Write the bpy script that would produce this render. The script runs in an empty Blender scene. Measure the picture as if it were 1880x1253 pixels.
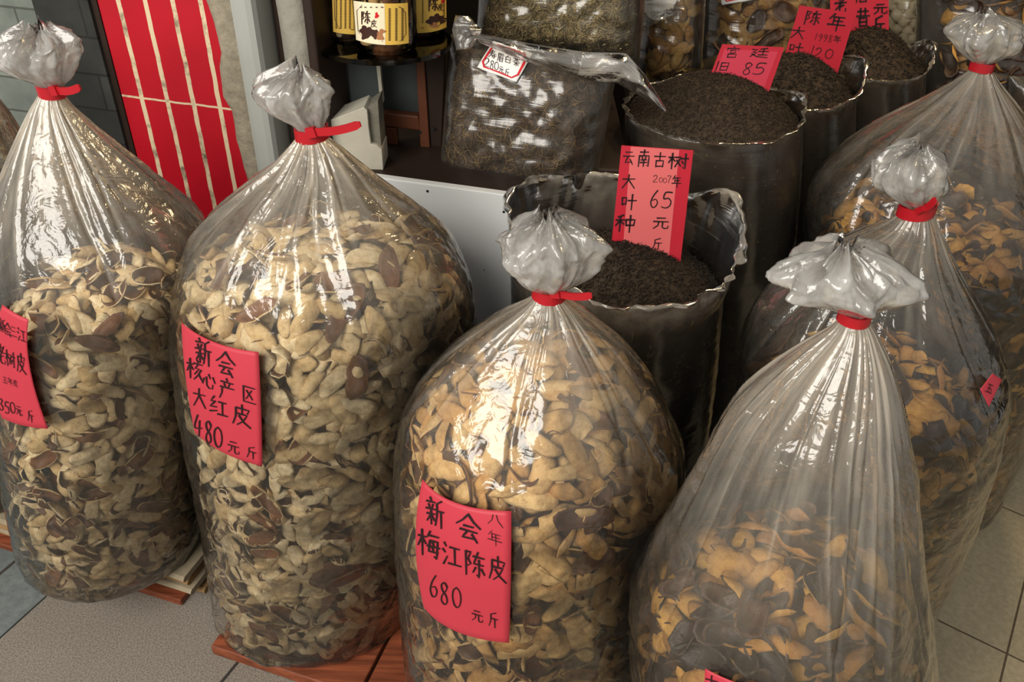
import bpy, math, random
import numpy as np
from mathutils import Vector, Matrix, noise
from mathutils.bvhtree import BVHTree

# ------------------------------------------------------------------ camera
W, H, FPX = 1880, 1253, 1520.0
TH, RO, CZ = math.radians(36.0), math.radians(1.85), 1.4
FWD = Vector((0, math.cos(TH), -math.sin(TH)))
R0, U0 = Vector((1, 0, 0)), Vector((0, math.sin(TH), math.cos(TH)))
RT = R0 * math.cos(RO) + U0 * math.sin(RO)
UP = -R0 * math.sin(RO) + U0 * math.cos(RO)
EYE = Vector((0, 0, CZ))
sc = bpy.context.scene
C = sc.collection
cam = bpy.data.cameras.new('camera')
cam.sensor_width = 36.0
cam.lens = FPX / W * 36.0
cam.clip_start = 0.02
cam_o = bpy.data.objects.new('camera', cam)
C.objects.link(cam_o)
m = Matrix((RT, UP, -FWD)).transposed().to_4x4()
m.translation = EYE
cam_o.matrix_world = m
sc.camera = cam_o

# ------------------------------------------------------------------ light
sc.view_settings.view_transform = 'Standard'
sc.view_settings.look = 'None'
sc.view_settings.exposure = -0.22
sc.view_settings.gamma = 1.0
sc.view_settings.use_curve_mapping = False
sc.cycles.transparent_max_bounces = 24
sc.cycles.max_bounces = 7
sc.cycles.diffuse_bounces = 3
sc.cycles.glossy_bounces = 2
sc.cycles.transmission_bounces = 4
sc.cycles.caustics_reflective = False
sc.cycles.caustics_refractive = False
sc.cycles.sample_clamp_indirect = 4.0
w = bpy.data.worlds.new('world')
sc.world = w
w.use_nodes = True
nt = w.node_tree
bg = nt.nodes['Background']
bg.inputs['Color'].default_value = (1.0, 0.97, 0.91, 1)
bg.inputs['Strength'].default_value = 0.55


def area(name, loc, target, size, power, col, sy=None):
    l = bpy.data.lights.new(name, 'AREA')
    l.energy = power
    l.color = col
    l.shape = 'RECTANGLE'
    l.size = size
    l.size_y = sy or size
    o = bpy.data.objects.new(name, l)
    C.objects.link(o)
    o.location = loc
    o.rotation_euler = (Vector(target) - Vector(loc)).to_track_quat('-Z', 'Y').to_euler()
    return o


area('sky_opening', (-1.5, -1.25, 2.5), (-0.05, 0.95, 0.4), 2.2, 165, (1.0, 0.955, 0.875), 1.7)
area('shop_lamp', (1.0, 2.0, 2.25), (0.8, 1.6, 0.6), 0.3, 16, (1.0, 0.74, 0.40))

rnd = random.Random(7)


# ------------------------------------------------------------------ projection helpers
def ray(x, y):
    return FWD + RT * ((x - W / 2) / FPX) + UP * ((H / 2 - y) / FPX)


def at_y(x, y, Y):
    d = ray(x, y)
    return EYE + d * (Y / d.y)


def at_z(x, y, z):
    d = ray(x, y)
    return EYE + d * ((z - CZ) / d.z)


def at_plane(x, y, p, n):
    d = ray(x, y)
    return EYE + d * ((p - EYE).dot(n) / d.dot(n))


def depth(p):
    return (p - EYE).dot(FWD)


def pix(p):
    q = p - EYE
    d = q.dot(FWD)
    return W / 2 + FPX * q.dot(RT) / d, H / 2 - FPX * q.dot(UP) / d


# ------------------------------------------------------------------ materials
def mat(name):
    mm = bpy.data.materials.new(name)
    mm.use_nodes = True
    n = mm.node_tree
    n.nodes.clear()
    return mm, n


def N(n, t, **k):
    x = n.nodes.new(t)
    for a, b in k.items():
        if a.startswith('i_'):
            x.inputs[a[2:].replace('_', ' ')].default_value = b
        else:
            setattr(x, a, b)
    return x


def srgb(r, g, b):
    f = lambda c: (c / 255) / 12.92 if c / 255 <= 0.04045 else ((c / 255 + 0.055) / 1.055) ** 2.4
    return (f(r), f(g), f(b), 1)


def math_n(n, op, a, b=None, clamp=False):
    x = n.nodes.new('ShaderNodeMath')
    x.operation = op
    x.use_clamp = clamp
    for i, v in enumerate((a, b)):
        if v is None:
            continue
        if isinstance(v, (int, float)):
            x.inputs[i].default_value = v
        else:
            n.links.new(v, x.inputs[i])
    return x.outputs[0]


def ramp(n, fac, stops):
    r = n.nodes.new('ShaderNodeValToRGB')
    e = r.color_ramp.elements
    while len(e) < len(stops):
        e.new(0.5)
    for i, (p, c) in enumerate(stops):
        e[i].position = p
        e[i].color = c if len(c) == 4 else (*c, 1)
    n.links.new(fac, r.inputs[0])
    return r.outputs[0]


def mixc(n, fac, a, b, bt='MIX'):
    x = n.nodes.new('ShaderNodeMix')
    x.data_type = 'RGBA'
    x.blend_type = bt
    for i, v in ((0, fac), (6, a), (7, b)):
        if isinstance(v, (int, float)):
            x.inputs[i].default_value = v
        elif isinstance(v, tuple):
            x.inputs[i].default_value = v
        else:
            n.links.new(v, x.inputs[i])
    return x.outputs[2]


def obj_coord(n):
    return n.nodes.new('ShaderNodeTexCoord').outputs['Object']


def noise_n(n, vec, scale, detail=4, rough=0.55, dist=0.0):
    x = N(n, 'ShaderNodeTexNoise')
    x.inputs['Scale'].default_value = scale
    x.inputs['Detail'].default_value = detail
    x.inputs['Roughness'].default_value = rough
    x.inputs['Distortion'].default_value = dist
    if vec is not None:
        n.links.new(vec, x.inputs['Vector'])
    return x.outputs['Fac']


def bump_n(n, h, strength, dist=0.01):
    b = N(n, 'ShaderNodeBump')
    b.inputs['Strength'].default_value = strength
    b.inputs['Distance'].default_value = dist
    n.links.new(h, b.inputs['Height'])
    return b.outputs[0]


def pbr(n, col, rough=0.6, normal=None, spec=0.4, metal=0.0):
    p = N(n, 'ShaderNodeBsdfPrincipled')
    for k, v in (('Base Color', col), ('Roughness', rough), ('Specular IOR Level', spec), ('Metallic', metal)):
        if isinstance(v, (int, float)):
            p.inputs[k].default_value = v
        elif isinstance(v, tuple):
            p.inputs[k].default_value = v
        else:
            n.links.new(v, p.inputs[k])
    if normal is not None:
        n.links.new(normal, p.inputs['Normal'])
    o = N(n, 'ShaderNodeOutputMaterial')
    n.links.new(p.outputs[0], o.inputs[0])
    return p


def simple(name, col, rough=0.6, spec=0.4, mottle=0.12, scale=30, bump=0.15):
    mm, n = mat(name)
    oc = obj_coord(n)
    f = noise_n(n, oc, scale, 5)
    c = mixc(n, math_n(n, 'MULTIPLY', f, mottle * 2), col, tuple(v * 0.45 for v in col[:3]) + (1,))
    pbr(n, c, rough, bump_n(n, f, bump, 0.004), spec)
    return mm


def film_mat(name, base=0.008, gain=1.0, wr=0.35, squash=(1, 1, 1), tint=(0.965, 0.955, 0.93, 1), rough=0.13, milkc=(0.84, 0.76, 0.63, 1)):
    """thin clear plastic: see-through, fresnel gloss with crinkles, milky where layers bunch (attribute bunch)"""
    mm, n = mat(name)
    oc = obj_coord(n)
    uv = n.nodes.new('ShaderNodeUVMap')
    mp = N(n, 'ShaderNodeMapping')
    mp.inputs['Scale'].default_value = (30, 3.0, 1)
    n.links.new(uv.outputs[0], mp.inputs['Vector'])
    mq = N(n, 'ShaderNodeMapping')
    mq.inputs['Scale'].default_value = squash
    n.links.new(oc, mq.inputs['Vector'])
    oc = mq.outputs[0]
    st = noise_n(n, mp.outputs[0], 1.0, 3, 0.6)
    streak = ramp(n, st, [(0.40, (0, 0, 0)), (0.72, (1, 1, 1))])
    at = N(n, 'ShaderNodeAttribute', attribute_name='bunch')
    hz = math_n(n, 'MULTIPLY', at.outputs['Fac'], math_n(n, 'ADD', math_n(n, 'MULTIPLY', streak, 0.65), 0.48))
    hz = math_n(n, 'MULTIPLY', hz, gain)
    hz = math_n(n, 'ADD', hz, base, True)
    hz = math_n(n, 'MINIMUM', hz, 0.9)
    cr = noise_n(n, oc, 38, 3, 0.5, 0.9)
    cr2 = noise_n(n, oc, 11, 2, 0.5, 0.6)
    h = math_n(n, 'ADD', math_n(n, 'ADD', math_n(n, 'MULTIPLY', cr, 0.45), math_n(n, 'MULTIPLY', cr2, 1.0)), math_n(n, 'MULTIPLY', st, 0.14))
    nrm = bump_n(n, h, wr, 0.02)
    fr = N(n, 'ShaderNodeFresnel')
    fr.inputs['IOR'].default_value = 1.5
    n.links.new(nrm, fr.inputs['Normal'])
    tr = N(n, 'ShaderNodeBsdfTransparent')
    tr.inputs[0].default_value = tint
    df = N(n, 'ShaderNodeBsdfDiffuse')
    df.inputs[0].default_value = milkc
    tl = N(n, 'ShaderNodeBsdfTranslucent')
    tl.inputs[0].default_value = milkc
    mk = N(n, 'ShaderNodeMixShader')
    mk.inputs[0].default_value = 0.62 if 'bunched' in name else 0.45
    n.links.new(df.outputs[0], mk.inputs[1])
    n.links.new(tl.outputs[0], mk.inputs[2])
    m1 = N(n, 'ShaderNodeMixShader')
    n.links.new(hz, m1.inputs[0])
    n.links.new(tr.outputs[0], m1.inputs[1])
    n.links.new(mk.outputs[0], m1.inputs[2])
    gl = N(n, 'ShaderNodeBsdfGlossy')
    gl.inputs['Roughness'].default_value = rough
    gl.inputs[0].default_value = (1, 1, 1, 1)
    n.links.new(nrm, gl.inputs['Normal'])
    m2 = N(n, 'ShaderNodeMixShader')
    n.links.new(math_n(n, 'MULTIPLY', fr.outputs[0], 1.35, True), m2.inputs[0])
    n.links.new(m1.outputs[0], m2.inputs[1])
    n.links.new(gl.outputs[0], m2.inputs[2])
    o = N(n, 'ShaderNodeOutputMaterial')
    n.links.new(m2.outputs[0], o.inputs[0])
    return mm


M = {}
M['film'] = film_mat('clear_film')
M['tuft'] = film_mat('bunched_film', 0.05, 1.22, 0.42, rough=0.18, milkc=(0.96, 0.94, 0.90, 1))
M['film_dark'] = film_mat('clear_film_around_tea', 0.006, 0.8, 0.15, (0.14, 0.14, 2.0), rough=0.2)


def peel_mats(key, pale, pale2, rind, rind2):
    for side in ('pith', 'rind'):
        mm, n = mat(f'{key}_{side}')
        oc = obj_coord(n)
        oi = n.nodes.new('ShaderNodeObjectInfo')
        ge = n.nodes.new('ShaderNodeNewGeometry')
        rr = math_n(n, 'FRACT', math_n(n, 'ADD', oi.outputs['Random'], math_n(n, 'MULTIPLY', ge.outputs['Random Per Island'], 7.31)))
        f = noise_n(n, oc, 130, 5, 0.6)
        f2 = noise_n(n, oc, 480, 2)
        a, b = (pale, pale2) if side == 'pith' else (rind, rind2)
        col = mixc(n, rr, a, b)
        sp = ramp(n, f, [(0.42, (1, 1, 1)), (0.70, (0.62, 0.52, 0.40) if side == 'pith' else (0.6, 0.55, 0.5))])
        col = mixc(n, 0.85, col, sp, 'MULTIPLY')
        hh = math_n(n, 'ADD', f, math_n(n, 'MULTIPLY', f2, 0.4))
        pbr(n, col, 0.85 if side == 'pith' else 0.5, bump_n(n, hh, 0.5, 0.003), 0.2 if side == 'pith' else 0.45)
        M[f'{key}_{side}'] = mm


peel_mats('cream', srgb(238, 220, 182), srgb(206, 176, 126), srgb(78, 50, 33), srgb(128, 82, 46))
peel_mats('tan', srgb(226, 192, 136), srgb(196, 150, 90), srgb(74, 48, 31), srgb(122, 74, 40))
peel_mats('gold', srgb(204, 158, 84), srgb(156, 110, 60), srgb(36, 29, 24), srgb(78, 50, 30))
peel_mats('dim', srgb(196, 160, 96), srgb(150, 108, 58), srgb(52, 40, 28), srgb(96, 62, 36))

M['tie'] = simple('red_plastic', srgb(168, 18, 30), 0.35, 0.5, 0.05, 60, 0.05)
M['tea'] = simple('dark_tea', srgb(70, 57, 44), 0.8, 0.2, 0.45, 110, 0.6)
M['tea_dark'] = simple('black_tea', srgb(50, 42, 34), 0.75, 0.25, 0.4, 140, 0.6)
M['tea_stem'] = simple('tea_stem', srgb(168, 138, 88), 0.7, 0.25, 0.2, 80, 0.3)
M['tea_brown'] = simple('brown_tea', srgb(90, 72, 56), 0.8, 0.2, 0.4, 120, 0.6)
M['tea_pale'] = simple('pale_tea', srgb(176, 156, 112), 0.75, 0.25, 0.3, 90, 0.4)
M['tea_olive'] = simple('olive_tea', srgb(120, 106, 74), 0.75, 0.25, 0.3, 90, 0.4)
M['ink'] = simple('black_ink', srgb(38, 20, 22), 0.6, 0.2, 0.02, 40, 0.0)
M['ink_red'] = simple('red_ink', srgb(200, 30, 40), 0.6, 0.2, 0.02, 40, 0.0)
M['red_paper'] = simple('red_paper', srgb(182, 52, 66), 0.55, 0.35, 0.06, 25, 0.08)
M['red_card'] = simple('red_card', srgb(182, 26, 46), 0.3, 0.5, 0.05, 18, 0.05)
M['pink_paper'] = simple('faded_pink_paper', srgb(210, 98, 98), 0.35, 0.5, 0.06, 18, 0.05)
M['rose_paper'] = simple('rose_paper', srgb(194, 48, 70), 0.35, 0.5, 0.06, 18, 0.05)
M['white_paper'] = simple('white_paper', srgb(232, 230, 226), 0.6, 0.3, 0.05, 40, 0.03)
M['wood'] = simple('dark_red_wood', srgb(104, 58, 36), 0.5, 0.35, 0.35, 22, 0.2)
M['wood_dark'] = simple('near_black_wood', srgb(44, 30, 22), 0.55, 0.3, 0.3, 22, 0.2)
M['white_board'] = simple('white_board', srgb(214, 216, 216), 0.5, 0.35, 0.05, 9, 0.03)
M['nail'] = simple('nail_black', srgb(24, 22, 20), 0.5, 0.4, 0.02, 9, 0.0)
M['slate_panel'] = simple('dark_slate_panel', srgb(66, 72, 72), 0.55, 0.35, 0.15, 14, 0.1)
M['foam'] = simple('chipped_white_plaster', srgb(190, 184, 168), 0.8, 0.25, 0.3, 26, 0.5)
M['concrete'] = simple('chipped_concrete', srgb(160, 156, 144), 0.9, 0.2, 0.45, 34, 1.0)
M['foam_core'] = simple('grey_mortar', srgb(120, 116, 104), 0.9, 0.2, 0.35, 50, 0.7)
M['newsprint'] = simple('newsprint', srgb(158, 144, 120), 0.85, 0.2, 0.35, 60, 0.2)
M['cardboard'] = simple('cardboard', srgb(150, 118, 80), 0.85, 0.2, 0.3, 30, 0.2)
M['post'] = simple('painted_grey_post', srgb(164, 166, 160), 0.5, 0.4, 0.2, 10, 0.15)
M['plaster'] = simple('rough_plaster', srgb(168, 158, 138), 0.95, 0.15, 0.6, 70, 1.0)
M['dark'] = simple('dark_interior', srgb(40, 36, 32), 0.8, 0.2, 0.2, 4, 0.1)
M['bulb'] = simple('pale_bulb_skin', srgb(206, 190, 158), 0.7, 0.3, 0.25, 60, 0.3)
M['label_yellow'] = simple('yellow_print', srgb(228, 186, 84), 0.45, 0.4, 0.1, 30, 0.02)
M['label_cream'] = simple('cream_print', srgb(236, 222, 190), 0.45, 0.4, 0.06, 30, 0.02)
M['print_brown'] = simple('brown_print', srgb(66, 40, 32), 0.5, 0.3, 0.25, 90, 0.02)
M['print_tan'] = simple('tan_print', srgb(176, 120, 78), 0.5, 0.3, 0.2, 90, 0.02)

mm, n = mat('glass_shelf')
gl = N(n, 'ShaderNodeBsdfGlossy'); gl.inputs['Roughness'].default_value = 0.06
tr = N(n, 'ShaderNodeBsdfTransparent'); tr.inputs[0].default_value = (0.76, 0.82, 0.78, 1)
fr = N(n, 'ShaderNodeFresnel'); fr.inputs['IOR'].default_value = 1.5
mx = N(n, 'ShaderNodeMixShader')
n.links.new(fr.outputs[0], mx.inputs[0]); n.links.new(tr.outputs[0], mx.inputs[1]); n.links.new(gl.outputs[0], mx.inputs[2])
o = N(n, 'ShaderNodeOutputMaterial'); n.links.new(mx.outputs[0], o.inputs[0])
M['glass'] = mm
mm, n = mat('clear_jar_plastic')
gl = N(n, 'ShaderNodeBsdfGlossy'); gl.inputs['Roughness'].default_value = 0.08
tr = N(n, 'ShaderNodeBsdfTransparent'); tr.inputs[0].default_value = (0.93, 0.94, 0.92, 1)
fr = N(n, 'ShaderNodeFresnel'); fr.inputs['IOR'].default_value = 1.5
mx = N(n, 'ShaderNodeMixShader')
n.links.new(fr.outputs[0], mx.inputs[0]); n.links.new(tr.outputs[0], mx.inputs[1]); n.links.new(gl.outputs[0], mx.inputs[2])
o = N(n, 'ShaderNodeOutputMaterial'); n.links.new(mx.outputs[0], o.inputs[0])
M['jar'] = mm


# ------------------------------------------------------------------ mesh + object helpers
class MB:
    def __init__(self):
        self.v, self.f, self.m = [], [], []

    def add(self, v, f, mi=0):
        b = len(self.v)
        self.v.extend([tuple(p) for p in v])
        self.f.extend([tuple(i + b for i in q) for q in f])
        self.m.extend([mi] * len(f) if isinstance(mi, int) else mi)

    def box8(self, lo4, hi4, mi=0):
        """prism from 4 lower and 4 upper corners (counter-clockwise seen from above)"""
        self.add(list(lo4) + list(hi4), [(3, 2, 1, 0), (4, 5, 6, 7), (0, 1, 5, 4), (1, 2, 6, 5), (2, 3, 7, 6), (3, 0, 4, 7)], mi)

    def box(self, c, ax, ay, az, mi=0):
        c = Vector(c)
        lo = [c - ax - ay - az, c + ax - ay - az, c + ax + ay - az, c - ax + ay - az]
        hi = [p + az * 2 for p in lo]
        self.box8(lo, hi, mi)


def link(name, v, f, mats, mi=None, parent=None, smooth=True):
    me = bpy.data.meshes.new(name)
    off = Vector((0, 0, 0)) if parent is None else Vector(parent.location)
    if isinstance(v, np.ndarray):
        v = (v - np.array(off)).tolist()
    else:
        v = [(p[0] - off.x, p[1] - off.y, p[2] - off.z) for p in v]
    me.from_pydata(v, [], f)
    for x in (mats if isinstance(mats, (list, tuple)) else [mats]):
        me.materials.append(x)
    if mi is not None and len(me.materials) > 1:
        me.polygons.foreach_set('material_index', np.array(mi, dtype=np.int32))
    me.polygons.foreach_set('use_smooth', np.full(len(me.polygons), smooth))
    me.update()
    o = bpy.data.objects.new(name, me)
    C.objects.link(o)
    if parent is not None:
        o.parent = parent
    return o


def build(name, mb, mats, parent=None, smooth=False, bevel=0):
    o = link(name, mb.v, mb.f, mats, mb.m, parent, smooth)
    if bevel:
        b = o.modifiers.new('bevel', 'BEVEL')
        b.width = bevel
        b.segments = 2
        b.limit_method = 'ANGLE'
    return o


def sub(name, v, f, mats, parent_part, mi=None, smooth=False):
    """sub-part: parent part sits at its thing's origin"""
    off = Vector(parent_part.parent.location) if parent_part.parent else Vector(parent_part.location)
    me = bpy.data.meshes.new(name)
    me.from_pydata([tuple(Vector(p) - off) for p in v], [], f)
    for x in (mats if isinstance(mats, (list, tuple)) else [mats]):
        me.materials.append(x)
    if mi is not None and len(me.materials) > 1:
        me.polygons.foreach_set('material_index', np.array(mi, dtype=np.int32))
    me.polygons.foreach_set('use_smooth', np.full(len(me.polygons), smooth))
    o = bpy.data.objects.new(name, me)
    C.objects.link(o)
    o.parent = parent_part
    return o


def empty(name, loc, label, cat, group=None):
    o = bpy.data.objects.new(name, None)
    o.empty_display_size = 0.05
    C.objects.link(o)
    o.location = loc
    return tag(o, label, cat, group)


def tag(o, label, cat, group=None, kind=None):
    o['label'] = label
    o['category'] = cat
    if group:
        o['group'] = group
    if kind:
        o['kind'] = kind
    return o


def struct(o, label=None):
    o['kind'] = 'structure'
    if label:
        o['label'] = label
        o['category'] = label.split()[-1] if False else o.name.split('_')[0]
    return o


# ------------------------------------------------------------------ handwriting (brush strokes on a 100 x 100 grid)
G = {
 '新': '28,5 34,14/10,20 52,18/20,28 24,38/42,26 36,38/6,44 54,41/10,60 50,57/31,42 31,92/28,62 10,84/34,64 48,78/86,8 62,20/62,20 62,55 52,92/62,44 96,42/82,44 82,96',
 '会': '50,5 28,30 5,48/50,5 70,28 95,44/32,48 68,46/18,64 82,62/46,64 26,90 74,86/62,72 82,96',
 '核': '6,30 42,28/24,6 24,94/23,32 6,64/26,36 42,52/66,4 72,14/46,22 96,20/70,24 54,44 76,42 50,70/88,44 72,68 46,94/74,68 94,92',
 '心': '18,46 8,74/34,36 36,78 50,90 74,88 76,68/50,20 60,40/78,30 92,56',
 '产': '48,2 54,12/16,20 86,18/34,26 40,38/66,24 58,38/12,44 90,42/22,44 20,70 6,96',
 '区': '12,10 88,8/66,24 30,74/34,28 72,70/14,10 14,90 92,88',
 '大': '10,36 90,32/50,6 46,44 10,94/50,40 92,92',
 '红': '32,6 14,30 36,28/36,28 10,56 42,52/8,78 44,68/54,26 92,24/73,26 73,80/48,82 98,80',
 '皮': '22,22 86,20 78,36/22,22 20,60 6,94/52,4 52,46/26,46 76,44 56,74 28,94/36,54 60,78 92,94',
 '元': '26,16 74,14/8,42 92,40/38,42 34,70 10,92/60,42 60,82 72,90 92,86 92,70',
 '斤': '76,6 30,20/30,20 28,60 10,94/30,46 92,44/64,46 64,98',
 '八': '36,20 30,56 6,90/56,16 66,56 94,88',
 '年': '32,4 10,34/28,22 84,20/32,44 78,42/32,24 32,64/6,66 94,63/56,22 56,98',
 '梅': '6,30 40,28/22,6 22,94/21,32 4,64/24,36 38,52/58,4 46,24/54,18 94,16/56,36 50,74 90,72/56,36 90,34 84,94 74,88/44,56 98,53/68,40 72,50/66,58 70,68',
 '江': '14,10 24,22/6,36 18,46/8,92 28,60/42,22 92,20/67,22 67,82/34,84 98,82',
 '陈': '12,10 12,96/12,12 34,10 22,36 34,52 18,62/46,22 96,20/68,4 48,48 92,46/72,30 72,94 62,86/56,60 44,80/82,60 96,78',
 '三': '20,18 80,16/26,48 74,46/8,84 92,82',
 '老': '24,20 74,18/46,4 46,42/6,44 94,40/82,10 50,52 10,80/74,54 44,66/42,52 42,86 56,92 86,90 88,74',
 '树': '4,30 34,28/20,6 20,94/19,32 4,60/22,36 34,50/40,28 62,26 36,82/42,44 62,76/64,34 98,32/84,6 84,90 74,84/68,50 74,62',
 '五': '16,14 84,12/46,14 36,84/22,48 74,46 72,84/6,88 94,86',
 '云': '24,16 76,14/6,42 94,40/46,42 24,84 78,78/64,62 86,94',
 '南': '20,16 80,14/50,2 48,32/16,36 14,94/16,36 86,34 84,92 74,86/36,42 42,52/64,42 58,52/30,58 70,56/26,72 74,70/50,56 50,92',
 '古': '8,28 92,26/50,4 50,52/24,54 24,92/24,54 78,52 76,90/24,88 76,86',
 '叶': '10,30 12,70/10,30 36,28 34,66/12,66 34,64/46,44 96,42/70,8 70,96',
 '种': '38,6 12,18/4,34 44,32/24,14 24,94/22,36 4,64/26,40 42,54/52,30 54,62/52,30 94,28 90,60/54,60 90,58/72,6 72,96',
 '宫': '48,2 54,12/12,18 10,34/12,20 90,18 82,32/34,34 34,56 66,54/34,34 68,32 66,54/24,66 24,94/24,66 78,64 76,92/24,92 76,90',
 '廷': '84,6 50,16/44,38 94,36/68,14 68,66/46,68 92,66/10,22 36,20 18,46/18,46 38,46 8,88/12,60 40,84 96,90',
 '旧': '16,12 14,92/40,22 40,90/40,22 88,20 86,90/40,54 86,52/40,88 86,86',
 '昔': '14,20 86,18/34,4 34,40/66,4 66,40/6,44 94,42/26,54 26,96/26,54 76,52 74,94/26,74 76,72/26,94 76,92',
 '明': '10,18 10,72/10,18 38,16 36,70/10,44 36,42/10,70 36,68/54,10 52,60 42,92/54,10 90,8 88,90 78,84/54,34 88,32/54,58 88,56',
 '前': '30,4 36,16/70,4 62,16/8,24 92,22/18,36 16,92/18,36 44,34 44,88/18,54 44,52/18,70 44,68/64,38 64,72/84,32 84,92 74,86',
 '寿': '22,16 76,14/26,32 72,30/8,48 92,46/50,4 34,60 8,92/40,66 92,64/70,54 70,94 60,88/46,74 54,84',
 '眉': '20,8 84,6 82,26/20,26 82,24/50,8 50,26/20,8 18,60 6,94/34,42 32,96/34,42 78,40 76,94/34,58 76,56/34,74 76,72/34,92 76,90',
 '白': '50,4 40,22/20,26 20,94/20,26 80,24 78,94/20,58 78,56/20,92 78,90',
 '茶': '8,18 92,16/34,6 36,28/64,6 62,28/50,26 8,58/52,28 92,56/26,62 76,60/50,48 50,96/40,70 24,88/62,70 78,86',
 '0': '50,5 22,20 12,50 24,84 50,95 76,82 88,50 78,18 50,5',
 '1': '56,5 44,95',
 '2': '14,26 34,8 64,8 76,28 56,56 10,92 90,88',
 '3': '16,14 50,6 74,20 46,44 78,62 70,86 40,95 12,84',
 '4': '46,6 10,62 90,58/66,28 56,96',
 '5': '86,6 36,8 26,44 60,40 82,58 74,84 44,96 14,90',
 '6': '70,4 34,34 14,68 30,94 60,92 78,70 60,52 30,58',
 '7': '14,12 84,8 56,50 44,96',
 '8': '78,20 54,5 28,18 36,40 66,58 74,82 50,96 24,82 34,58 64,38 78,20',
 '9': '78,20 50,6 22,24 34,48 64,44 78,20 70,60 44,96',
}


def strokes(ch):
    out = []
    for s in G[ch].split('/'):
        p = [tuple(map(float, q.split(','))) for q in s.split()]
        if ch.isdigit() and len(p) > 2:      # rounded
            q = [p[0]]
            for i in range(len(p) - 1):
                a, b, c2, d = p[max(i - 1, 0)], p[i], p[i + 1], p[min(i + 2, len(p) - 1)]
                for k in range(1, 5):
                    t = k / 4
                    q.append(tuple(0.5 * (2 * b[j] + (c2[j] - a[j]) * t + (2 * a[j] - 5 * b[j] + 4 * c2[j] - d[j]) * t * t + (3 * b[j] - a[j] - 3 * c2[j] + d[j]) * t ** 3) for j in (0, 1)))
            p = q
        out.append(p)
    return out


def write(items, to3d, pen=0.085, slope=(0.0, 0.0)):
    """items: (char, centre x, centre y, width, height[, pen factor]) in frame pixels; slope: dy per dx of the base line, dx per dy of the uprights"""
    v, f = [], []
    for it in items:
        ch, cx, cy, ww, hh = it[:5]
        pw = pen * (it[5] if len(it) > 5 else 1) * math.sqrt(ww * hh)
        for st in strokes(ch):
            pts = []
            for (a, b) in zip(st[:-1], st[1:]):
                k = max(1, int(math.hypot((b[0] - a[0]) * ww, (b[1] - a[1]) * hh) / 100 / 5))
                for i in range(k):
                    pts.append((a[0] + (b[0] - a[0]) * i / k, a[1] + (b[1] - a[1]) * i / k))
            pts.append(st[-1])
            P = []
            for (x, y) in pts:
                dx, dy = (x - 50) / 100 * ww, (y - 50) / 100 * hh
                P.append((cx + dx + slope[1] * dy, cy + dy + slope[0] * dx))
            n_ = len(P)
            L, Rr = [], []
            for i in range(n_):
                a, b = P[max(i - 1, 0)], P[min(i + 1, n_ - 1)]
                tx, ty = b[0] - a[0], b[1] - a[1]
                l = math.hypot(tx, ty) or 1
                tx, ty = tx / l, ty / l
                wd = pw * (0.62 - 0.2 * i / max(1, n_ - 1))
                ex = -pw * 0.35 if i == 0 else (pw * 0.35 if i == n_ - 1 else 0)
                x, y = P[i][0] + tx * ex, P[i][1] + ty * ex
                L.append((x - ty * wd, y + tx * wd))
                Rr.append((x + ty * wd, y - tx * wd))
            b0 = len(v)
            for i in range(n_):
                v.append(to3d(*L[i]))
                v.append(to3d(*Rr[i]))
            for i in range(n_ - 1):
                f.append((b0 + 2 * i, b0 + 2 * i + 1, b0 + 2 * i + 3, b0 + 2 * i + 2))
    return v, f


def coons(tl, tr, br, bl, top=None, bot=None, left=None, right=None):
    """quadratic-edged patch in pixels -> function (u, v) -> pixel"""
    mid = lambda a, b: ((a[0] + b[0]) / 2, (a[1] + b[1]) / 2)
    def q(a, m_, b):
        m_ = m_ or mid(a, b)
        c = (2 * m_[0] - (a[0] + b[0]) / 2, 2 * m_[1] - (a[1] + b[1]) / 2)
        return lambda t: ((1 - t) ** 2 * a[0] + 2 * t * (1 - t) * c[0] + t * t * b[0], (1 - t) ** 2 * a[1] + 2 * t * (1 - t) * c[1] + t * t * b[1])
    T, B, L, R_ = q(tl, top, tr), q(bl, bot, br), q(tl, left, bl), q(tr, right, br)
    def f(u, v):
        a, b, c, d = T(u), B(u), L(v), R_(v)
        return tuple((1 - v) * a[i] + v * b[i] + (1 - u) * c[i] + u * d[i] - ((1 - u) * (1 - v) * tl[i] + u * (1 - v) * tr[i] + (1 - u) * v * bl[i] + u * v * br[i]) for i in (0, 1))
    return f

# ------------------------------------------------------------------ the setting
# wall line (shop front): passes through a point on the red tiles, runs away to the left
WP = at_y(300, 290, 1.39)
WDIR = Vector((-0.974, 0.226, 0)).normalized()      # along the wall, to the left
WN = Vector((-WDIR.y, WDIR.x, 0))                    # towards the street
if WN.y > 0:
    WN = -WN
ZUP = Vector((0, 0, 1))


def on_wall(x, y, out=0.0):
    return at_plane(x, y, WP + WN * out, WN)


def wall_s(x, y, out=0.0):
    return (on_wall(x, y, out) - WP).dot(WDIR)


def wall_pt(s, z, out=0.0):
    p = WP + WDIR * s + WN * out
    return Vector((p.x, p.y, z))


def wall_box(s0, s1, z0, z1, o0, o1):
    mb = MB()
    lo = [wall_pt(s0, z0, o0), wall_pt(s0, z0, o1), wall_pt(s1, z0, o1), wall_pt(s1, z0, o0)]
    mb.box8(lo, [Vector((p.x, p.y, z1)) for p in lo])
    return mb


def framed(o, origin, xaxis, zaxis=ZUP):
    """give a world-space mesh a local frame so that object texture coordinates follow it"""
    xa = xaxis.normalized()
    za = zaxis.normalized()
    ya = za.cross(xa)
    m_ = Matrix((xa, ya, za)).transposed().to_4x4()
    m_.translation = origin
    o.data.transform(m_.inverted())
    o.matrix_world = m_
    return o


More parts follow.
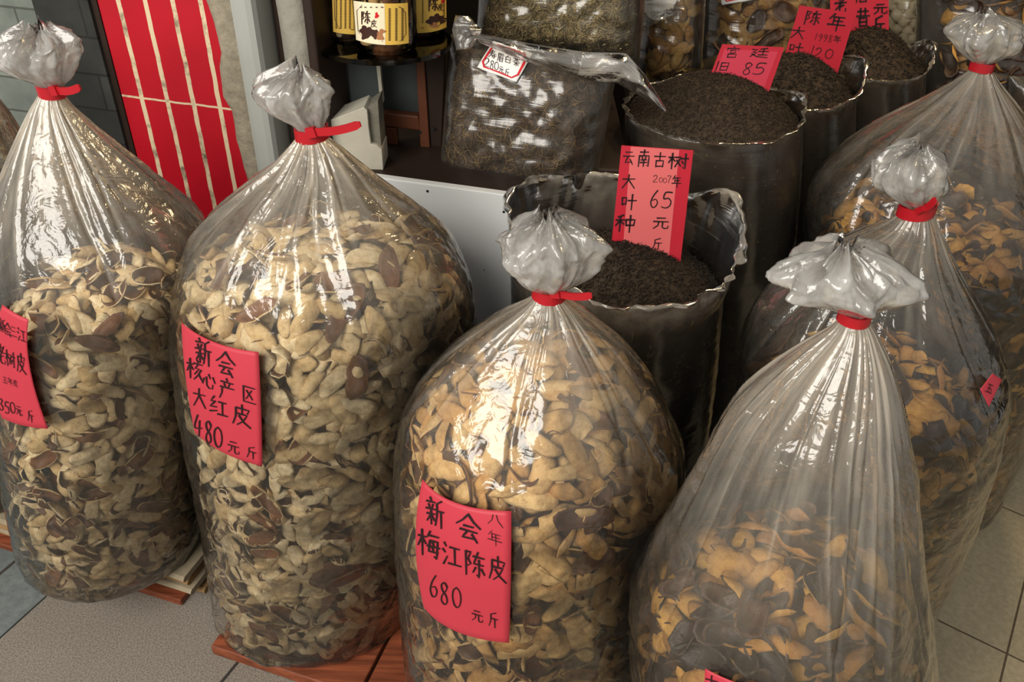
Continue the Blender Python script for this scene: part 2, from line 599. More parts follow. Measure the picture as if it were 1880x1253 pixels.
# grey brick wall material
def brick_mat(name, c1, c2, cm):
    mm, n = mat(name)
    oc = obj_coord(n)
    sx = N(n, 'ShaderNodeSeparateXYZ'); n.links.new(oc, sx.inputs[0])
    cb = N(n, 'ShaderNodeCombineXYZ'); n.links.new(sx.outputs[0], cb.inputs[0]); n.links.new(sx.outputs[2], cb.inputs[1])
    br = N(n, 'ShaderNodeTexBrick', offset=0.5)
    for k, v in (('Scale', 1.0), ('Mortar Size', 0.0022), ('Mortar Smooth', 0.3), ('Bias', -0.1), ('Brick Width', 0.175), ('Row Height', 0.062)):
        br.inputs[k].default_value = v
    br.inputs['Color1'].default_value = c1
    br.inputs['Color2'].default_value = c2
    br.inputs['Mortar'].default_value = cm
    n.links.new(cb.outputs[0], br.inputs['Vector'])
    f = noise_n(n, oc, 14, 5)
    c = mixc(n, 0.8, br.outputs[0], ramp(n, f, [(0.3, (0.55, 0.56, 0.55)), (0.72, (1.15, 1.15, 1.12))]), 'MULTIPLY')
    hh = math_n(n, 'SUBTRACT', math_n(n, 'MULTIPLY', noise_n(n, oc, 60, 4), 0.3), br.outputs[1])
    pbr(n, c, 0.85, bump_n(n, hh, 0.5, 0.004), 0.25)
    return mm


M['brick'] = brick_mat('grey_brick', srgb(112, 118, 112), srgb(128, 134, 126), srgb(86, 88, 82))
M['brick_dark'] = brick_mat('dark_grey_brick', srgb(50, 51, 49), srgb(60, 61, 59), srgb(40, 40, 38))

# red tile material: upright strips between raised pale joints
S_TILE0 = wall_s(182, 0)
TILE_W = abs(wall_s(370, 0) - wall_s(220, 0)) / 3
TILE_S = wall_s(220, 0)
ZJ1, ZJ2 = on_wall(330, 187).z, on_wall(380, 411).z
mm, n = mat('red_glazed_tile')
oc = obj_coord(n)
sx = N(n, 'ShaderNodeSeparateXYZ'); n.links.new(oc, sx.inputs[0])
wob = math_n(n, 'MULTIPLY', math_n(n, 'SUBTRACT', noise_n(n, oc, 22, 2), 0.5), 0.004)
def cell(ax, size, half):
    q = math_n(n, 'DIVIDE', math_n(n, 'ADD', ax, wob), size)
    q = math_n(n, 'ABSOLUTE', math_n(n, 'SUBTRACT', q, math_n(n, 'ROUND', q)))
    return math_n(n, 'LESS_THAN', math_n(n, 'MULTIPLY', q, size), half)
jx = cell(sx.outputs[0], TILE_W, 0.0042)
jz = cell(sx.outputs[2], ZJ1 - ZJ2, 0.0018)
joint = math_n(n, 'MAXIMUM', jx, jz)
f = noise_n(n, oc, 9, 4)
redc = mixc(n, 0.6, srgb(176, 17, 34), ramp(n, f, [(0.3, (0.8, 0.8, 0.8)), (0.7, (1.05, 1.05, 1.05))]), 'MULTIPLY')
grime = ramp(n, noise_n(n, oc, 12, 6, 0.75), [(0.36, srgb(96, 84, 68)[:3]), (0.50, srgb(206, 186, 152)[:3])])
pt = noise_n(n, oc, 70, 3)
c = mixc(n, joint, redc, grime)
pbr(n, c, math_n(n, 'ADD', math_n(n, 'MULTIPLY', joint, 0.5), 0.38), bump_n(n, math_n(n, 'ADD', joint, math_n(n, 'MULTIPLY', pt, 0.08)), 0.35, 0.003), 0.4)
M['redtile'] = mm

S_POST_L, S_POST_R = wall_s(440, 60), wall_s(484, 60)
S_RED_R = wall_s(405, 60)
wall = wall_box(S_TILE0, S_TILE0 + 1.6, 0, 2.6, -0.12, -0.004)
o = build('wall_left', wall, M['brick'])
struct(framed(o, wall_pt(S_TILE0, 0.02), -WDIR))
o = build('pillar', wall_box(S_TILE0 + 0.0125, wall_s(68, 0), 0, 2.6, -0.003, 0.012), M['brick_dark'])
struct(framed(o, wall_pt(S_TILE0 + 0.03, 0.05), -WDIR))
# solid near-black strip stands in for the slanted shadow gap beside the tiles
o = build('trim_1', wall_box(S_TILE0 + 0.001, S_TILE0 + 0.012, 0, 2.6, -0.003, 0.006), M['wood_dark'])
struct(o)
o = build('wall_front', wall_box(S_RED_R - 0.05, S_TILE0, 0, 2.6, -0.11, 0.004), M['redtile'])
struct(framed(o, wall_pt(TILE_S, ZJ1), -WDIR))
# ragged plaster smear that overlaps the tiles
mb = MB()
vs, fs = [], []
nz = 90
for i in range(nz + 1):
    z = 0.0 + 2.2 * i / nz
    w_ = 0.036 + 0.022 * noise.noise(Vector((0.3, 0, z * 9))) + 0.012 * noise.noise(Vector((5, 1, z * 34)))
    w_ *= 0.55 if z < ZJ1 - 0.11 else (1.0 if z > 0.9 else 0.8)
    for (ds, off) in ((w_, 0.0045), (w_ - 0.006, 0.011), (w_ * 0.4, 0.014), (-0.03, 0.012), (-0.03, -0.05)):
        vs.append(wall_pt(S_RED_R - 0.022 + ds, z, off + 0.002 * noise.noise(Vector((ds * 90, 3, z * 40)))))
for i in range(nz):
    for j in range(4):
        a = i * 5 + j
        fs.append((a, a + 1, a + 6, a + 5))
mb.add(vs, fs)
struct(build('trim_2', mb, M['plaster'], smooth=True))
o = build('column', wall_box(S_POST_R, S_POST_L, 0, 2.6, -0.10, 0.022), M['post'], bevel=0.012)
struct(o)
# second post: chipped concrete between a near-black strip standing in for the shaded gap and a timber edge
SA, SB, SC_, SD = wall_s(487, 60), wall_s(512, 60), wall_s(562, 60), wall_s(580, 60)
mb = MB()
vs, fs = [], []
nz = 80
for i in range(nz + 1):
    z = 2.6 * i / nz
    e = 0.004 * noise.noise(Vector((z * 14, 2, 0)))
    d = 0.007 * noise.noise(Vector((z * 23, 7, 0)))
    for (s, off) in ((SB + e, -0.09), (SB + e, -0.006 + d), ((SB + SC_) / 2, 0.002 + 0.004 * noise.noise(Vector((z * 9, 9, 4)))), (SC_ + d, -0.004 + d), (SC_ + d, -0.09)):
        vs.append(wall_pt(s, z, off))
for i in range(nz):
    for j in range(4):
        a = i * 5 + j
        fs.append((a + 1, a, a + 5, a + 6))
mb.add(vs, fs)
struct(build('pillar', mb, M['concrete'], smooth=True))
for k, (a, b) in enumerate(((SA, SB), (SC_, SD))):
    struct(build(f'trim_{3 + k}', wall_box(b, a, 0, 2.6, -0.1, 0.004 if k else -0.03), M['wood_dark'], bevel=0.004))

# shop interior shell
mb = MB()
def quad(mb_, a, b, c_, d, mi=0):
    mb_.add([a, b, c_, d], [(0, 1, 2, 3)], mi)
def slab(name, x0, x1, y0, y1, z0, z1, m_):
    mb_ = MB()
    mb_.box8([(x0, y0, z0), (x1, y0, z0), (x1, y1, z0), (x0, y1, z0)], [(x0, y0, z1), (x1, y0, z1), (x1, y1, z1), (x0, y1, z1)])
    return struct(build(name, mb_, m_))
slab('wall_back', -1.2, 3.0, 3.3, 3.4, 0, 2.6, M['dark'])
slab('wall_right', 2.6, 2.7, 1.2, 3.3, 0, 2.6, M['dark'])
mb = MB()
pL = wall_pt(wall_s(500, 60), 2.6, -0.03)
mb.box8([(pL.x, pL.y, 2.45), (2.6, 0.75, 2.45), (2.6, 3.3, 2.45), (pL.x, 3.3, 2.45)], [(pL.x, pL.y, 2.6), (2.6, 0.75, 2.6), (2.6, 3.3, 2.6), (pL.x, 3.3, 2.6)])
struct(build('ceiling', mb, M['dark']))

# floors -------------------------------------------------------------
def floor_mat(name, c1, c2, joint, bw, rh, mortar, speck, offset=0.0, rough=0.7, spk=150):
    mm, n = mat(name)
    oc = obj_coord(n)
    br = N(n, 'ShaderNodeTexBrick', offset=offset)
    for k, v in (('Scale', 1.0), ('Mortar Size', mortar), ('Mortar Smooth', 0.2), ('Bias', 0.0), ('Brick Width', bw), ('Row Height', rh)):
        br.inputs[k].default_value = v
    br.inputs['Color1'].default_value = c1
    br.inputs['Color2'].default_value = c2
    br.inputs['Mortar'].default_value = joint
    n.links.new(oc, br.inputs['Vector'])
    f = noise_n(n, oc, spk, 3, 0.7)
    g = noise_n(n, oc, 5, 4)
    c = mixc(n, speck, br.outputs[0], ramp(n, f, [(0.36, (0.45, 0.44, 0.43)), (0.66, (1.35, 1.33, 1.3))]), 'MULTIPLY')
    c = mixc(n, 0.35, c, ramp(n, g, [(0.3, (0.7, 0.69, 0.66)), (0.7, (1.1, 1.1, 1.1))]), 'MULTIPLY')
    hh = math_n(n, 'SUBTRACT', math_n(n, 'MULTIPLY', f, 0.2), br.outputs[1])
    pbr(n, c, rough, bump_n(n, hh, 0.4, 0.003), 0.35)
    return mm


G0 = at_z(0, 1174, 0)
G1 = at_z(94, 1089, 0)
GD = (G1 - G0).normalized()                       # joint between granite and slate
GN = Vector((-GD.y, GD.x, 0))
if GN.x > 0:
    GN = -GN                                      # towards the slate side (left)
# paving: granite slabs with a joint at the measured line
JJ = at_z(420, 1237, 0)
M['granite'] = floor_mat('granite_paving', srgb(136, 128, 118), srgb(128, 121, 112), srgb(52, 48, 44), 6.0, 0.62, 0.0035, 0.9, rough=0.8, spk=330)
M['slate'] = floor_mat('slate_paving', srgb(98, 106, 106), srgb(112, 118, 116), srgb(60, 56, 50), 0.34, 0.30, 0.004, 0.35, 0.5, 0.6, 60)
M['beige_tile'] = floor_mat('beige_floor_tile', srgb(172, 160, 134), srgb(166, 154, 128), srgb(92, 80, 64), 0.412, 0.412, 0.0022, 0.25, 0.0, 0.45, 90)


def floor_piece(name, poly, origin, xdir, m_, z=0.0):
    mb_ = MB()
    k = len(poly)
    lo = [(p[0], p[1], z - 0.05) for p in poly]
    hi = [(p[0], p[1], z) for p in poly]
    mb_.add(lo + hi, [tuple(range(k, 2 * k)), tuple(reversed(range(k)))] + [(i, (i + 1) % k, k + (i + 1) % k, k + i) for i in range(k)])
    o_ = build(name, mb_, m_)
    framed(o_, Vector((origin[0], origin[1], 0)), xdir)
    return struct(o_)


XB = 0.22
a = G0 + GD * 3
b = G0 - GD * 3
far = Vector((0.0, 3.4, 0))
# granite on the right of the joint, up to the shop floor edge
gr = [b, Vector((XB, b.y, 0)), Vector((XB, 3.4, 0)), Vector((a.x, 3.4, 0)) if a.y < 3.4 else a]
gr = [b, Vector((XB, min(b.y, -1.5), 0)), Vector((XB, 3.4, 0)), a]
floor_piece('floor_granite', gr, JJ + GD * 3, GD, M['granite'])
floor_piece('floor_slate', [b + GN * 0.004, a + GN * 0.004, a + GN * 2.2, b + GN * 2.2], at_z(36, 1024, 0), GD, M['slate'])
P2 = at_z(1848, 1202, 0)
P3 = at_z(1710, 1135, 0)
TD = (P2 - P3).normalized()
floor_piece('floor_tile', [Vector((XB + 0.003, -1.5, 0)), Vector((3.0, -1.5, 0)), Vector((3.0, 3.4, 0)), Vector((XB + 0.003, 3.4, 0))], P2, TD, M['beige_tile'], 0.002)

# ------------------------------------------------------------------ closed bags tied at the neck
BAGS = {}


def interp_rows(rows, Y, n=130, yb=None):
    """rows (pixel y, left, right) on the plane Y -> smooth list of (z, cx, r)"""
    out = []
    for (y, xl, xr) in rows:
        p = at_y((xl + xr) / 2, y, Y)
        r = (xr - xl) / 2 * depth(p) / FPX
        out.append((p.z, p.x, r))
    out.sort(key=lambda t: -t[0])
    zs = np.array([t[0] for t in out])
    res = []
    # monotone resample with catmull-rom on chord length
    P = np.array(out)
    t = np.concatenate([[0], np.cumsum(np.linalg.norm(np.diff(P, axis=0), axis=1) ** 0.5)])
    tt = np.linspace(0, t[-1], n)
    def cr(k):
        y = P[:, k]
        d = np.gradient(y, t)
        i = np.clip(np.searchsorted(t, tt, 'right') - 1, 0, len(t) - 2)
        h = t[i + 1] - t[i]
        u = (tt - t[i]) / h
        # limit slopes (no overshoot)
        dl = np.diff(y) / np.diff(t)
        m0 = d.copy()
        for q in range(1, len(y) - 1):
            if dl[q - 1] * dl[q] <= 0:
                m0[q] = 0
            else:
                m0[q] = np.sign(dl[q]) * min(abs(d[q]), 2.5 * abs(dl[q - 1]), 2.5 * abs(dl[q]))
        return (1 + 2 * u) * (1 - u) ** 2 * y[i] + u * (1 - u) ** 2 * h * m0[i] + u * u * (3 - 2 * u) * y[i + 1] + u * u * (u - 1) * h * m0[i + 1]
    return np.stack([cr(0), cr(1), cr(2)], 1)


def bag_film(rows, Y, zbase, seed, kd=0.95, n=150, nphi=288, shoulder=None, press=1.0, npl=30, haze=1.0, deep=1.0):
    """returns verts, faces, uv (per vertex), bunch (per vertex), clean verts for placing labels, profile"""
    prof = interp_rows(rows, Y, n)
    prof = prof[prof[:, 0] > zbase]
    zt = prof[0, 0]
    zs = shoulder
    rg = np.random.default_rng(seed)
    # close the bottom: rounded edge then flat
    zc, cx, r = prof[-1]
    ring = [tuple(p) for p in prof]
    for a_ in (0.35, 0.7, 1.0):
        ring.append((zc + (zbase - zc) * math.sin(a_ * math.pi / 2), cx, r - 0.025 * (1 - math.cos(a_ * math.pi / 2))))
    rr_ = ring[-1][2]
    ring += [(zbase, cx, rr_ * 0.6), (zbase, cx, rr_ * 0.02)]
    nr = len(ring)
    ph = np.linspace(0, 2 * math.pi, nphi + 1)
    creases = [(rg.uniform(0, 2 * math.pi), rg.uniform(0.025, 0.085), rg.uniform(0.45, 1.25), rg.uniform(-0.35, 0.35), rg.choice([-1, -1, 1]) * rg.uniform(0.5, 1.0)) for _ in range(npl)]
    waves = [(k, rg.uniform(0, 6.28), rg.uniform(0.4, 1)) for k in (4, 6, 9, 13)]
    V, CV, UV, BU = [], [], [], []
    for i, (z, cx, r) in enumerate(ring):
        s = (zt - z) / max(1e-6, zt - zs)
        S1 = min(max(s, 0), 1.4)
        amp = np.zeros(nphi + 1)
        bun = np.full(nphi + 1, 0.02 + 0.82 * math.exp(-S1 * 2.15) * min(1, max(0.15, 1 - (S1 - 0.8) * 2.2)))
        fade = max(0.0, 1 - S1 / 1.15)
        for (k, p0, a_) in waves:
            amp += a_ * 0.036 * fade * np.sin(k * ph + p0) * deep
        for (p0, wd, ln, dr, sg) in creases:
            if S1 > ln:
                continue
            d = (ph - p0 - dr * S1 + math.pi) % (2 * math.pi) - math.pi
            wq = wd * (0.6 + 0.7 * (1 - S1))
            prof_c = np.maximum(0, 1 - np.abs(d) / wq)
            fl = math.sqrt(max(0, 1 - S1 / ln))
            amp += sg * 0.085 * prof_c * fl * deep
            bun += 0.34 * prof_c ** 2 * fl
        if i < nr - 2:
            bot = max(0.0, 1 - (z - zbase) / 0.12)
            for j in range(nphi + 1):
                q = Vector((math.cos(ph[j]) * 3.1, math.sin(ph[j]) * 3.1, z * 16 + seed))
                q2 = Vector((math.cos(ph[j]) * 9, math.sin(ph[j]) * 9, z * 62 + seed))
                amp[j] += (0.016 * noise.noise(q) + 0.010 * noise.noise(q2)) * press * (0.25 + 0.75 * min(1, S1)) + bot * 0.02 * noise.noise(q * 1.7)
        amp[-1] = amp[0]
        bun[-1] = bun[0]
        rad = r * (1 + amp)
        x = cx + rad * np.cos(ph)
        y = Y + rad * kd * np.sin(ph)
        V.append(np.stack([x, y, np.full_like(x, z)], 1))
        CV.append(np.stack([cx + r * np.cos(ph), Y + r * kd * np.sin(ph), np.full_like(x, z)], 1))
        UV.append(np.stack([ph / (2 * math.pi), np.full_like(ph, S1)], 1))
        BU.append(np.clip(bun * haze, 0, 1))
    m1 = nphi + 1
    F = [(i * m1 + j, (i + 1) * m1 + j, (i + 1) * m1 + j + 1, i * m1 + j + 1) for i in range(nr - 1) for j in range(nphi)]
    return np.concatenate(V), F, np.concatenate(UV), np.concatenate(BU), np.concatenate(CV), np.array(ring)


def film_object(name, V, F, UV, BU, m_, parent):
    o_ = link(name, V, F, m_, parent=parent)
    me = o_.data
    uvl = me.uv_layers.new(name='uv')
    li = np.empty(len(me.loops), dtype=np.int32)
    me.loops.foreach_get('vertex_index', li)
    uvl.data.foreach_set('uv', UV[li].astype(np.float32).ravel())
    at = me.attributes.new('bunch', 'FLOAT', 'POINT')
    at.data.foreach_set('value', BU.astype(np.float32))
    return o_


def tuft_mesh(rows, Y, seed, kd=0.8, n=44, nphi=150, layers=2, milk=0.6):
    prof = interp_rows(rows, Y, n)[::-1]        # from the neck up
    rg = np.random.default_rng(seed)
    VV, FF, UU, BB = [], [], [], []
    base = 0
    for L in range(layers):
        k_ = (1.0, 0.62)[L]
        ph = np.linspace(0, 2 * math.pi, nphi + 1)
        folds = [(int(k), rg.uniform(0, 6.28), a_) for k, a_ in ((3, .5), (5, 1), (7, .8), (11, .6), (17, .35))]
        rim = sum(a_ * np.sin(k * ph + p0 * 1.7) for k, p0, a_ in folds) * 0.0045
        for i, (z, cx, r) in enumerate(prof):
            t = i / (n - 1)
            amp = sum(a_ * np.sin(k * ph + p0 + 1.3 * t * (k % 3 - 1)) for k, p0, a_ in folds) * (0.04 + 0.06 * t)
            sh = np.abs(np.sin(4.5 * ph + seed + 2 * t)) ** 0.7 * 0.10 * t
            rad = r * k_ * (0.95 + amp - sh + 0.07)
            for j in range(nphi + 1):
                q = Vector((math.cos(ph[j]) * 2.2, math.sin(ph[j]) * 2.2, z * 40 + seed * 3 + L * 9))
                rad[j] *= 1 + 0.20 * noise.noise(q) * min(1, t * 2.0) + (0.26 * (0.22 - abs(noise.noise(q * 1.9))) + 0.12 * (0.22 - abs(noise.noise(q * 4.3)))) * t ** 1.3
            ct = min(1, max(0, (t - 0.72) / 0.28))
            rad *= 1 - 0.55 * ct * ct * (3 - 2 * ct)
            rad[-1] = rad[0]
            rm = rim.copy(); rm[-1] = rm[0]
            zz = z + rm * t ** 2 * (1.4 if L == 0 else 0.8)
            VV.append(np.stack([cx + rad * np.cos(ph), Y + rad * kd * np.sin(ph), zz], 1))
            UU.append(np.stack([ph / (2 * math.pi) * 0.7, np.full_like(ph, t * 1.2)], 1))
            BB.append(np.full_like(ph, (milk + 0.25) * (1 - 0.9 * t ** 2)) + 0.25 * np.maximum(0, np.sin(5 * ph + seed)) ** 4)
        m1 = nphi + 1
        FF += [(base + i * m1 + j, base + i * m1 + j + 1, base + (i + 1) * m1 + j + 1, base + (i + 1) * m1 + j) for i in range(n - 1) for j in range(nphi)]
        base += n * m1
    return np.concatenate(VV), FF, np.concatenate(UU), np.clip(np.concatenate(BB), 0, 1)


def tie_band(c, r, kd, tail=None, tilt=0.0, h=0.016):
    """flat plastic strap round the neck with a small lock; tail: (pixel end) -> strap end point"""
    mb_ = MB()
    k = 40
    vs, fs = [], []
    for i in range(k):
        a_ = 2 * math.pi * i / k
        wv = 1 + 0.04 * math.sin(3 * a_)
        for (dr, dz) in ((0, -h / 2), (0.0022, -h / 2), (0.0022, h / 2), (0, h / 2)):
            x = (r + dr) * wv * math.cos(a_)
            vs.append((c.x + x, c.y + (r + dr) * kd * wv * math.sin(a_), c.z + dz + tilt * x))
    for i in range(k):
        for j in range(4):
            a_, b_ = i * 4 + j, i * 4 + (j + 1) % 4
            c_, d_ = ((i + 1) % k) * 4 + (j + 1) % 4, ((i + 1) % k) * 4 + j
            fs.append((a_, d_, c_, b_))
    mb_.add(vs, fs)
    return mb_


def strap(a_, b_, wid, th):
    d = (b_ - a_).normalized()
    up = ZUP - d * ZUP.dot(d)
    up.normalize()
    nn = d.cross(up)
    mb_ = MB()
    k = 10
    vs, fs = [], []
    for i in range(k + 1):
        t = i / k
        p = a_.lerp(b_, t) + up * (0.006 * math.sin(t * math.pi) * -0.5)
        w_ = wid * (1 if i < k else 0.6)
        for (su, sn) in ((-1, -1), (1, -1), (1, 1), (-1, 1)):
            vs.append(p + up * w_ / 2 * su + nn * th / 2 * sn)
    for i in range(k):
        for j in range(4):
            fs.append((i * 4 + j, i * 4 + (j + 1) % 4, (i + 1) * 4 + (j + 1) % 4, (i + 1) * 4 + j))
    fs += [(3, 2, 1, 0), tuple(k * 4 + q for q in range(4))]
    mb_.add(vs, fs)
    # lock block
    mb_.box(a_, d * wid * 0.6, nn * th * 1.6, up * wid * 0.62)
    return mb_


def surface_map(bvh, off):
    def f(x, y):
        d = ray(x, y).normalized()
        h = bvh.ray_cast(EYE, d)
        if h[0] is None:
            h2 = bvh.find_nearest(EYE + d * f.last)
            p, nn = h2[0], h2[1]
        else:
            p, nn = h[0], h[1]
            f.last = h[3]
        if nn.dot(d) > 0:
            nn = -nn
        return p + nn * off
    f.last = 1.1
    return f


def price_label(root, bvh, patch, chars, mat_key='red_paper', slope=(0.3, 0.0), pen=0.072, off=0.0075, ink='ink', nu=16, nv=24):
    fm = surface_map(bvh, off)
    grid = [fm(*patch(u / nu, v / nv)) for v in range(nv + 1) for u in range(nu + 1)]
    k = (nu + 1)
    back = [p - (p - EYE).normalized() * -0.0008 for p in grid]
    F = [(j * k + i, (j + 1) * k + i, (j + 1) * k + i + 1, j * k + i + 1) for j in range(nv) for i in range(nu)]
    nb = len(grid)
    FB = [tuple(nb + q for q in reversed(f_)) for f_ in F]
    edge = [j * k for j in range(nv + 1)] + [nv * k + i for i in range(1, nu + 1)] + [j * k + nu for j in range(nv - 1, -1, -1)] + [i for i in range(nu - 1, 0, -1)]
    FE = [(edge[i], nb + edge[i], nb + edge[(i + 1) % len(edge)], edge[(i + 1) % len(edge)]) for i in range(len(edge))]
    lab = link('price_label', grid + back, F + FB + FE, M[mat_key], parent=root)
    fm2 = surface_map(bvh, off + 0.0012)
    v, f = write(chars, fm2, pen, slope)
    if v:
        sub('lettering', v, f, M[ink], lab)
    return lab


def tied_bag(key, Y, zbase, rows, tuft, shoulder_px, neck_px, label, seed, kd=0.95, tail=None, tail_tilt=0.0, tie_w=None, haze=1.0, milk=0.6, group=None, has_tie=True, deep=1.0):
    zs = at_y(*shoulder_px, Y).z
    V, F, UV, BU, CV, ring = bag_film(rows, Y, zbase, seed, kd, shoulder=zs, haze=haze, deep=deep)
    cxb = ring[-1][1]
    root = empty('plastic_bag', (cxb, Y, zbase), label, 'bag', group)
    film_object('film', V, F, UV, BU, M['film'], root)
    bvh = BVHTree.FromPolygons([tuple(p) for p in CV], F)
    if has_tie:
        TV, TF, TU, TB = tuft_mesh(tuft, Y, seed + 1, milk=milk)
        film_object('gathered_top', TV, TF, TU, TB, M['tuft'], root)
        a_, b_, y_ = neck_px
        pc = at_y((a_ + b_) / 2, y_, Y)
        r = (b_ - a_) / 2 * depth(pc) / FPX
        hh = (tie_w or 22) * depth(pc) / FPX
        band = build('cable_tie', tie_band(pc, r, 0.85, tilt=tail_tilt, h=hh), M['tie'], root, smooth=False)
        if tail:
            (x0, y0), (x1, y1) = tail
            p0 = at_y(x0, y0, Y - r * 0.85 - 0.004)
            p1 = at_y(x1, y1, Y - r * 0.85 - 0.02)
            st = strap(p0, p1, hh * 0.62, 0.0022)
            sub('strap_end', st.v, st.f, M['tie'], band)
    BAGS[key] = dict(root=root, bvh=bvh, ring=ring, Y=Y, kd=kd, zb=zbase, CV=CV, F=F)
    return root


# the seven tied bags ------------------------------------------------------
tied_bag('A', 1.08, 0.11,
         [(172, 74, 112), (200, 60, 132), (240, 44, 170), (300, 22, 235), (360, 4, 300), (420, -6, 362), (480, -10, 388), (560, -6, 390), (650, 0, 388), (760, 8, 386), (860, 22, 384), (950, 42, 378), (1035, 72, 350)],
         [(160, 74, 112), (148, 60, 122), (130, 20, 130), (108, -8, 140), (85, -12, 146), (66, 0, 140), (52, 22, 118)],
         (190, 470), (71, 114, 166),
         'tied clear bag of pale dried citrus peel marked 350, beside the grey brick wall', 11, tail=((100, 166), (147, 160)), tail_tilt=-0.1, haze=1.3, tie_w=22)
tied_bag('B', 1.02, 0.03,
         [(250, 548, 598), (275, 528, 628), (300, 505, 655), (350, 440, 712), (400, 385, 775), (450, 350, 830), (500, 333, 860), (550, 325, 871), (620, 324, 873), (700, 334, 868), (800, 350, 852), (900, 370, 832), (1000, 384, 795), (1080, 394, 762), (1135, 402, 738)],
         [(240, 548, 596), (228, 536, 594), (208, 500, 596), (188, 476, 600), (166, 464, 602), (146, 482, 600), (128, 515, 585)],
         (598, 480), (543, 600, 244),
         'large tied clear bag of pale dried citrus peel marked 480, on red brown boards', 23, kd=0.86, tail=((572, 243), (662, 228)), tail_tilt=0.12, haze=0.95, tie_w=24)
tied_bag('C', 0.80, 0.03,
         [(545, 982, 1034), (565, 962, 1058), (600, 912, 1098), (650, 848, 1152), (700, 790, 1195), (750, 750, 1228), (800, 730, 1250), (860, 723, 1257), (930, 725, 1252), (1000, 728, 1244), (1100, 735, 1222), (1200, 744, 1200), (1290, 752, 1180)],
         [(532, 982, 1032), (520, 962, 1050), (500, 940, 1072), (472, 924, 1096), (445, 920, 1102), (420, 932, 1092), (396, 955, 1060)],
         (990, 760), (980, 1036, 538),
         'tied clear bag of tan dried citrus peel marked 680 in the front row', 37, tail=((1020, 538), (1087, 543)), tail_tilt=-0.03, haze=0.8, tie_w=23)
tied_bag('D', 0.59, 0.002,
         [(588, 1546, 1594), (612, 1524, 1608), (650, 1478, 1626), (700, 1420, 1642), (760, 1362, 1654), (820, 1322, 1664), (900, 1278, 1674), (1000, 1222, 1684), (1070, 1182, 1694), (1120, 1160, 1700), (1180, 1156, 1706), (1260, 1162, 1706), (1350, 1185, 1690), (1430, 1210, 1668)],
         [(574, 1546, 1594), (560, 1520, 1614), (540, 1476, 1644), (516, 1430, 1676), (494, 1440, 1672), (474, 1464, 1650), (460, 1492, 1610)],
         (1460, 1080), (1544, 1596, 582),
         'half filled tied clear bag of golden brown peel, nearest the beige tiles', 41, haze=0.85, tie_w=21, milk=0.62, deep=0.8)
tied_bag('E', 0.95, 0.002,
         [(392, 1658, 1712), (415, 1634, 1722), (450, 1570, 1738), (500, 1496, 1766), (550, 1436, 1796), (600, 1392, 1820), (650, 1366, 1833), (700, 1356, 1830), (760, 1354, 1818), (850, 1368, 1792), (950, 1392, 1760), (1050, 1410, 1722), (1140, 1430, 1692)],
         [(378, 1660, 1712), (365, 1638, 1716), (340, 1606, 1730), (312, 1602, 1740), (290, 1620, 1736), (274, 1655, 1722)],
         (1600, 620), (1655, 1715, 384),
         'tied clear bag of golden peel with a small red sticker on its right side', 53, tail=((1690, 383), (1718, 366)), tail_tilt=0.18, haze=0.6, tie_w=22, milk=0.5)
tied_bag('F', 1.38, 0.002,
         [(128, 1786, 1820), (150, 1762, 1834), (200, 1694, 1872), (250, 1618, 1905), (300, 1556, 1928), (350, 1510, 1946), (390, 1488, 1952), (450, 1482, 1952), (550, 1492, 1938), (650, 1510, 1912), (760, 1530, 1872), (870, 1550, 1830)],
         [(115, 1786, 1820), (104, 1772, 1838), (84, 1752, 1866), (62, 1744, 1878), (42, 1754, 1880), (28, 1772, 1840)],
         (1720, 380), (1784, 1823, 122),
         'largest tied clear bag of dark golden peel, behind the bag with the small sticker', 67, haze=0.7, tie_w=17, tail_tilt=-0.06, milk=0.55)
tied_bag('H', 1.22, 0.11,
         [(160, -70, -30), (200, -110, 0), (260, -150, 30), (330, -172, 66), (400, -180, 100), (480, -178, 112), (600, -170, 112), (720, -160, 106), (820, -150, 92), (905, -140, 76)],
         [(152, -68, -34), (136, -84, -18), (112, -100, -4), (86, -96, -6), (68, -76, -26)], (-30, 400), (-72, -30, 157),
         'clear bag of dried peel mostly hidden behind the 350 bag', 71, haze=0.7)

# ------------------------------------------------------------------ price labels on the bags
price_label(BAGS['B']['root'], BAGS['B']['bvh'], coons((343, 591), (480, 643), (486, 850), (366, 790), top=(402, 626), bot=(417, 826), left=(350, 690), right=(484, 745)),
            [('新', 382, 643, 30, 50), ('会', 422, 664, 36, 46), ('核', 367, 675, 30, 40), ('心', 392, 694, 26, 36), ('产', 424, 710, 30, 40), ('区', 463, 720, 27, 34), ('大', 375, 726, 25, 38),
             ('红', 408, 742, 34, 40), ('皮', 450, 757, 36, 42), ('4', 373, 776, 16, 42, 1.25), ('8', 391, 788, 17, 44, 1.25), ('0', 408, 797, 18, 40, 1.25), ('元', 435, 815, 23, 26), ('斤', 467, 824, 20, 24)],
            slope=(0.32, 0.02))
price_label(BAGS['C']['root'], BAGS['C']['bvh'], coons((785, 878), (941, 934), (937, 1172), (786, 1110), top=(845, 920), bot=(845, 1153), left=(772, 990), right=(940, 1050)),
            [('新', 807, 936, 34, 54), ('会', 866, 962, 46, 50), ('八', 913, 949, 30, 26, .6), ('年', 912, 982, 28, 26, .6), ('梅', 796, 993, 40, 52), ('江', 836, 1012, 34, 48), ('陈', 876, 1028, 38, 50), ('皮', 917, 1036, 34, 48),
             ('6', 805, 1069, 18, 44, 1.1), ('8', 823, 1082, 20, 44, 1.1), ('0', 845, 1089, 19, 40, 1.1), ('元', 881, 1122, 22, 24), ('斤', 909, 1128, 19, 30)],
            slope=(0.33, 0.02))
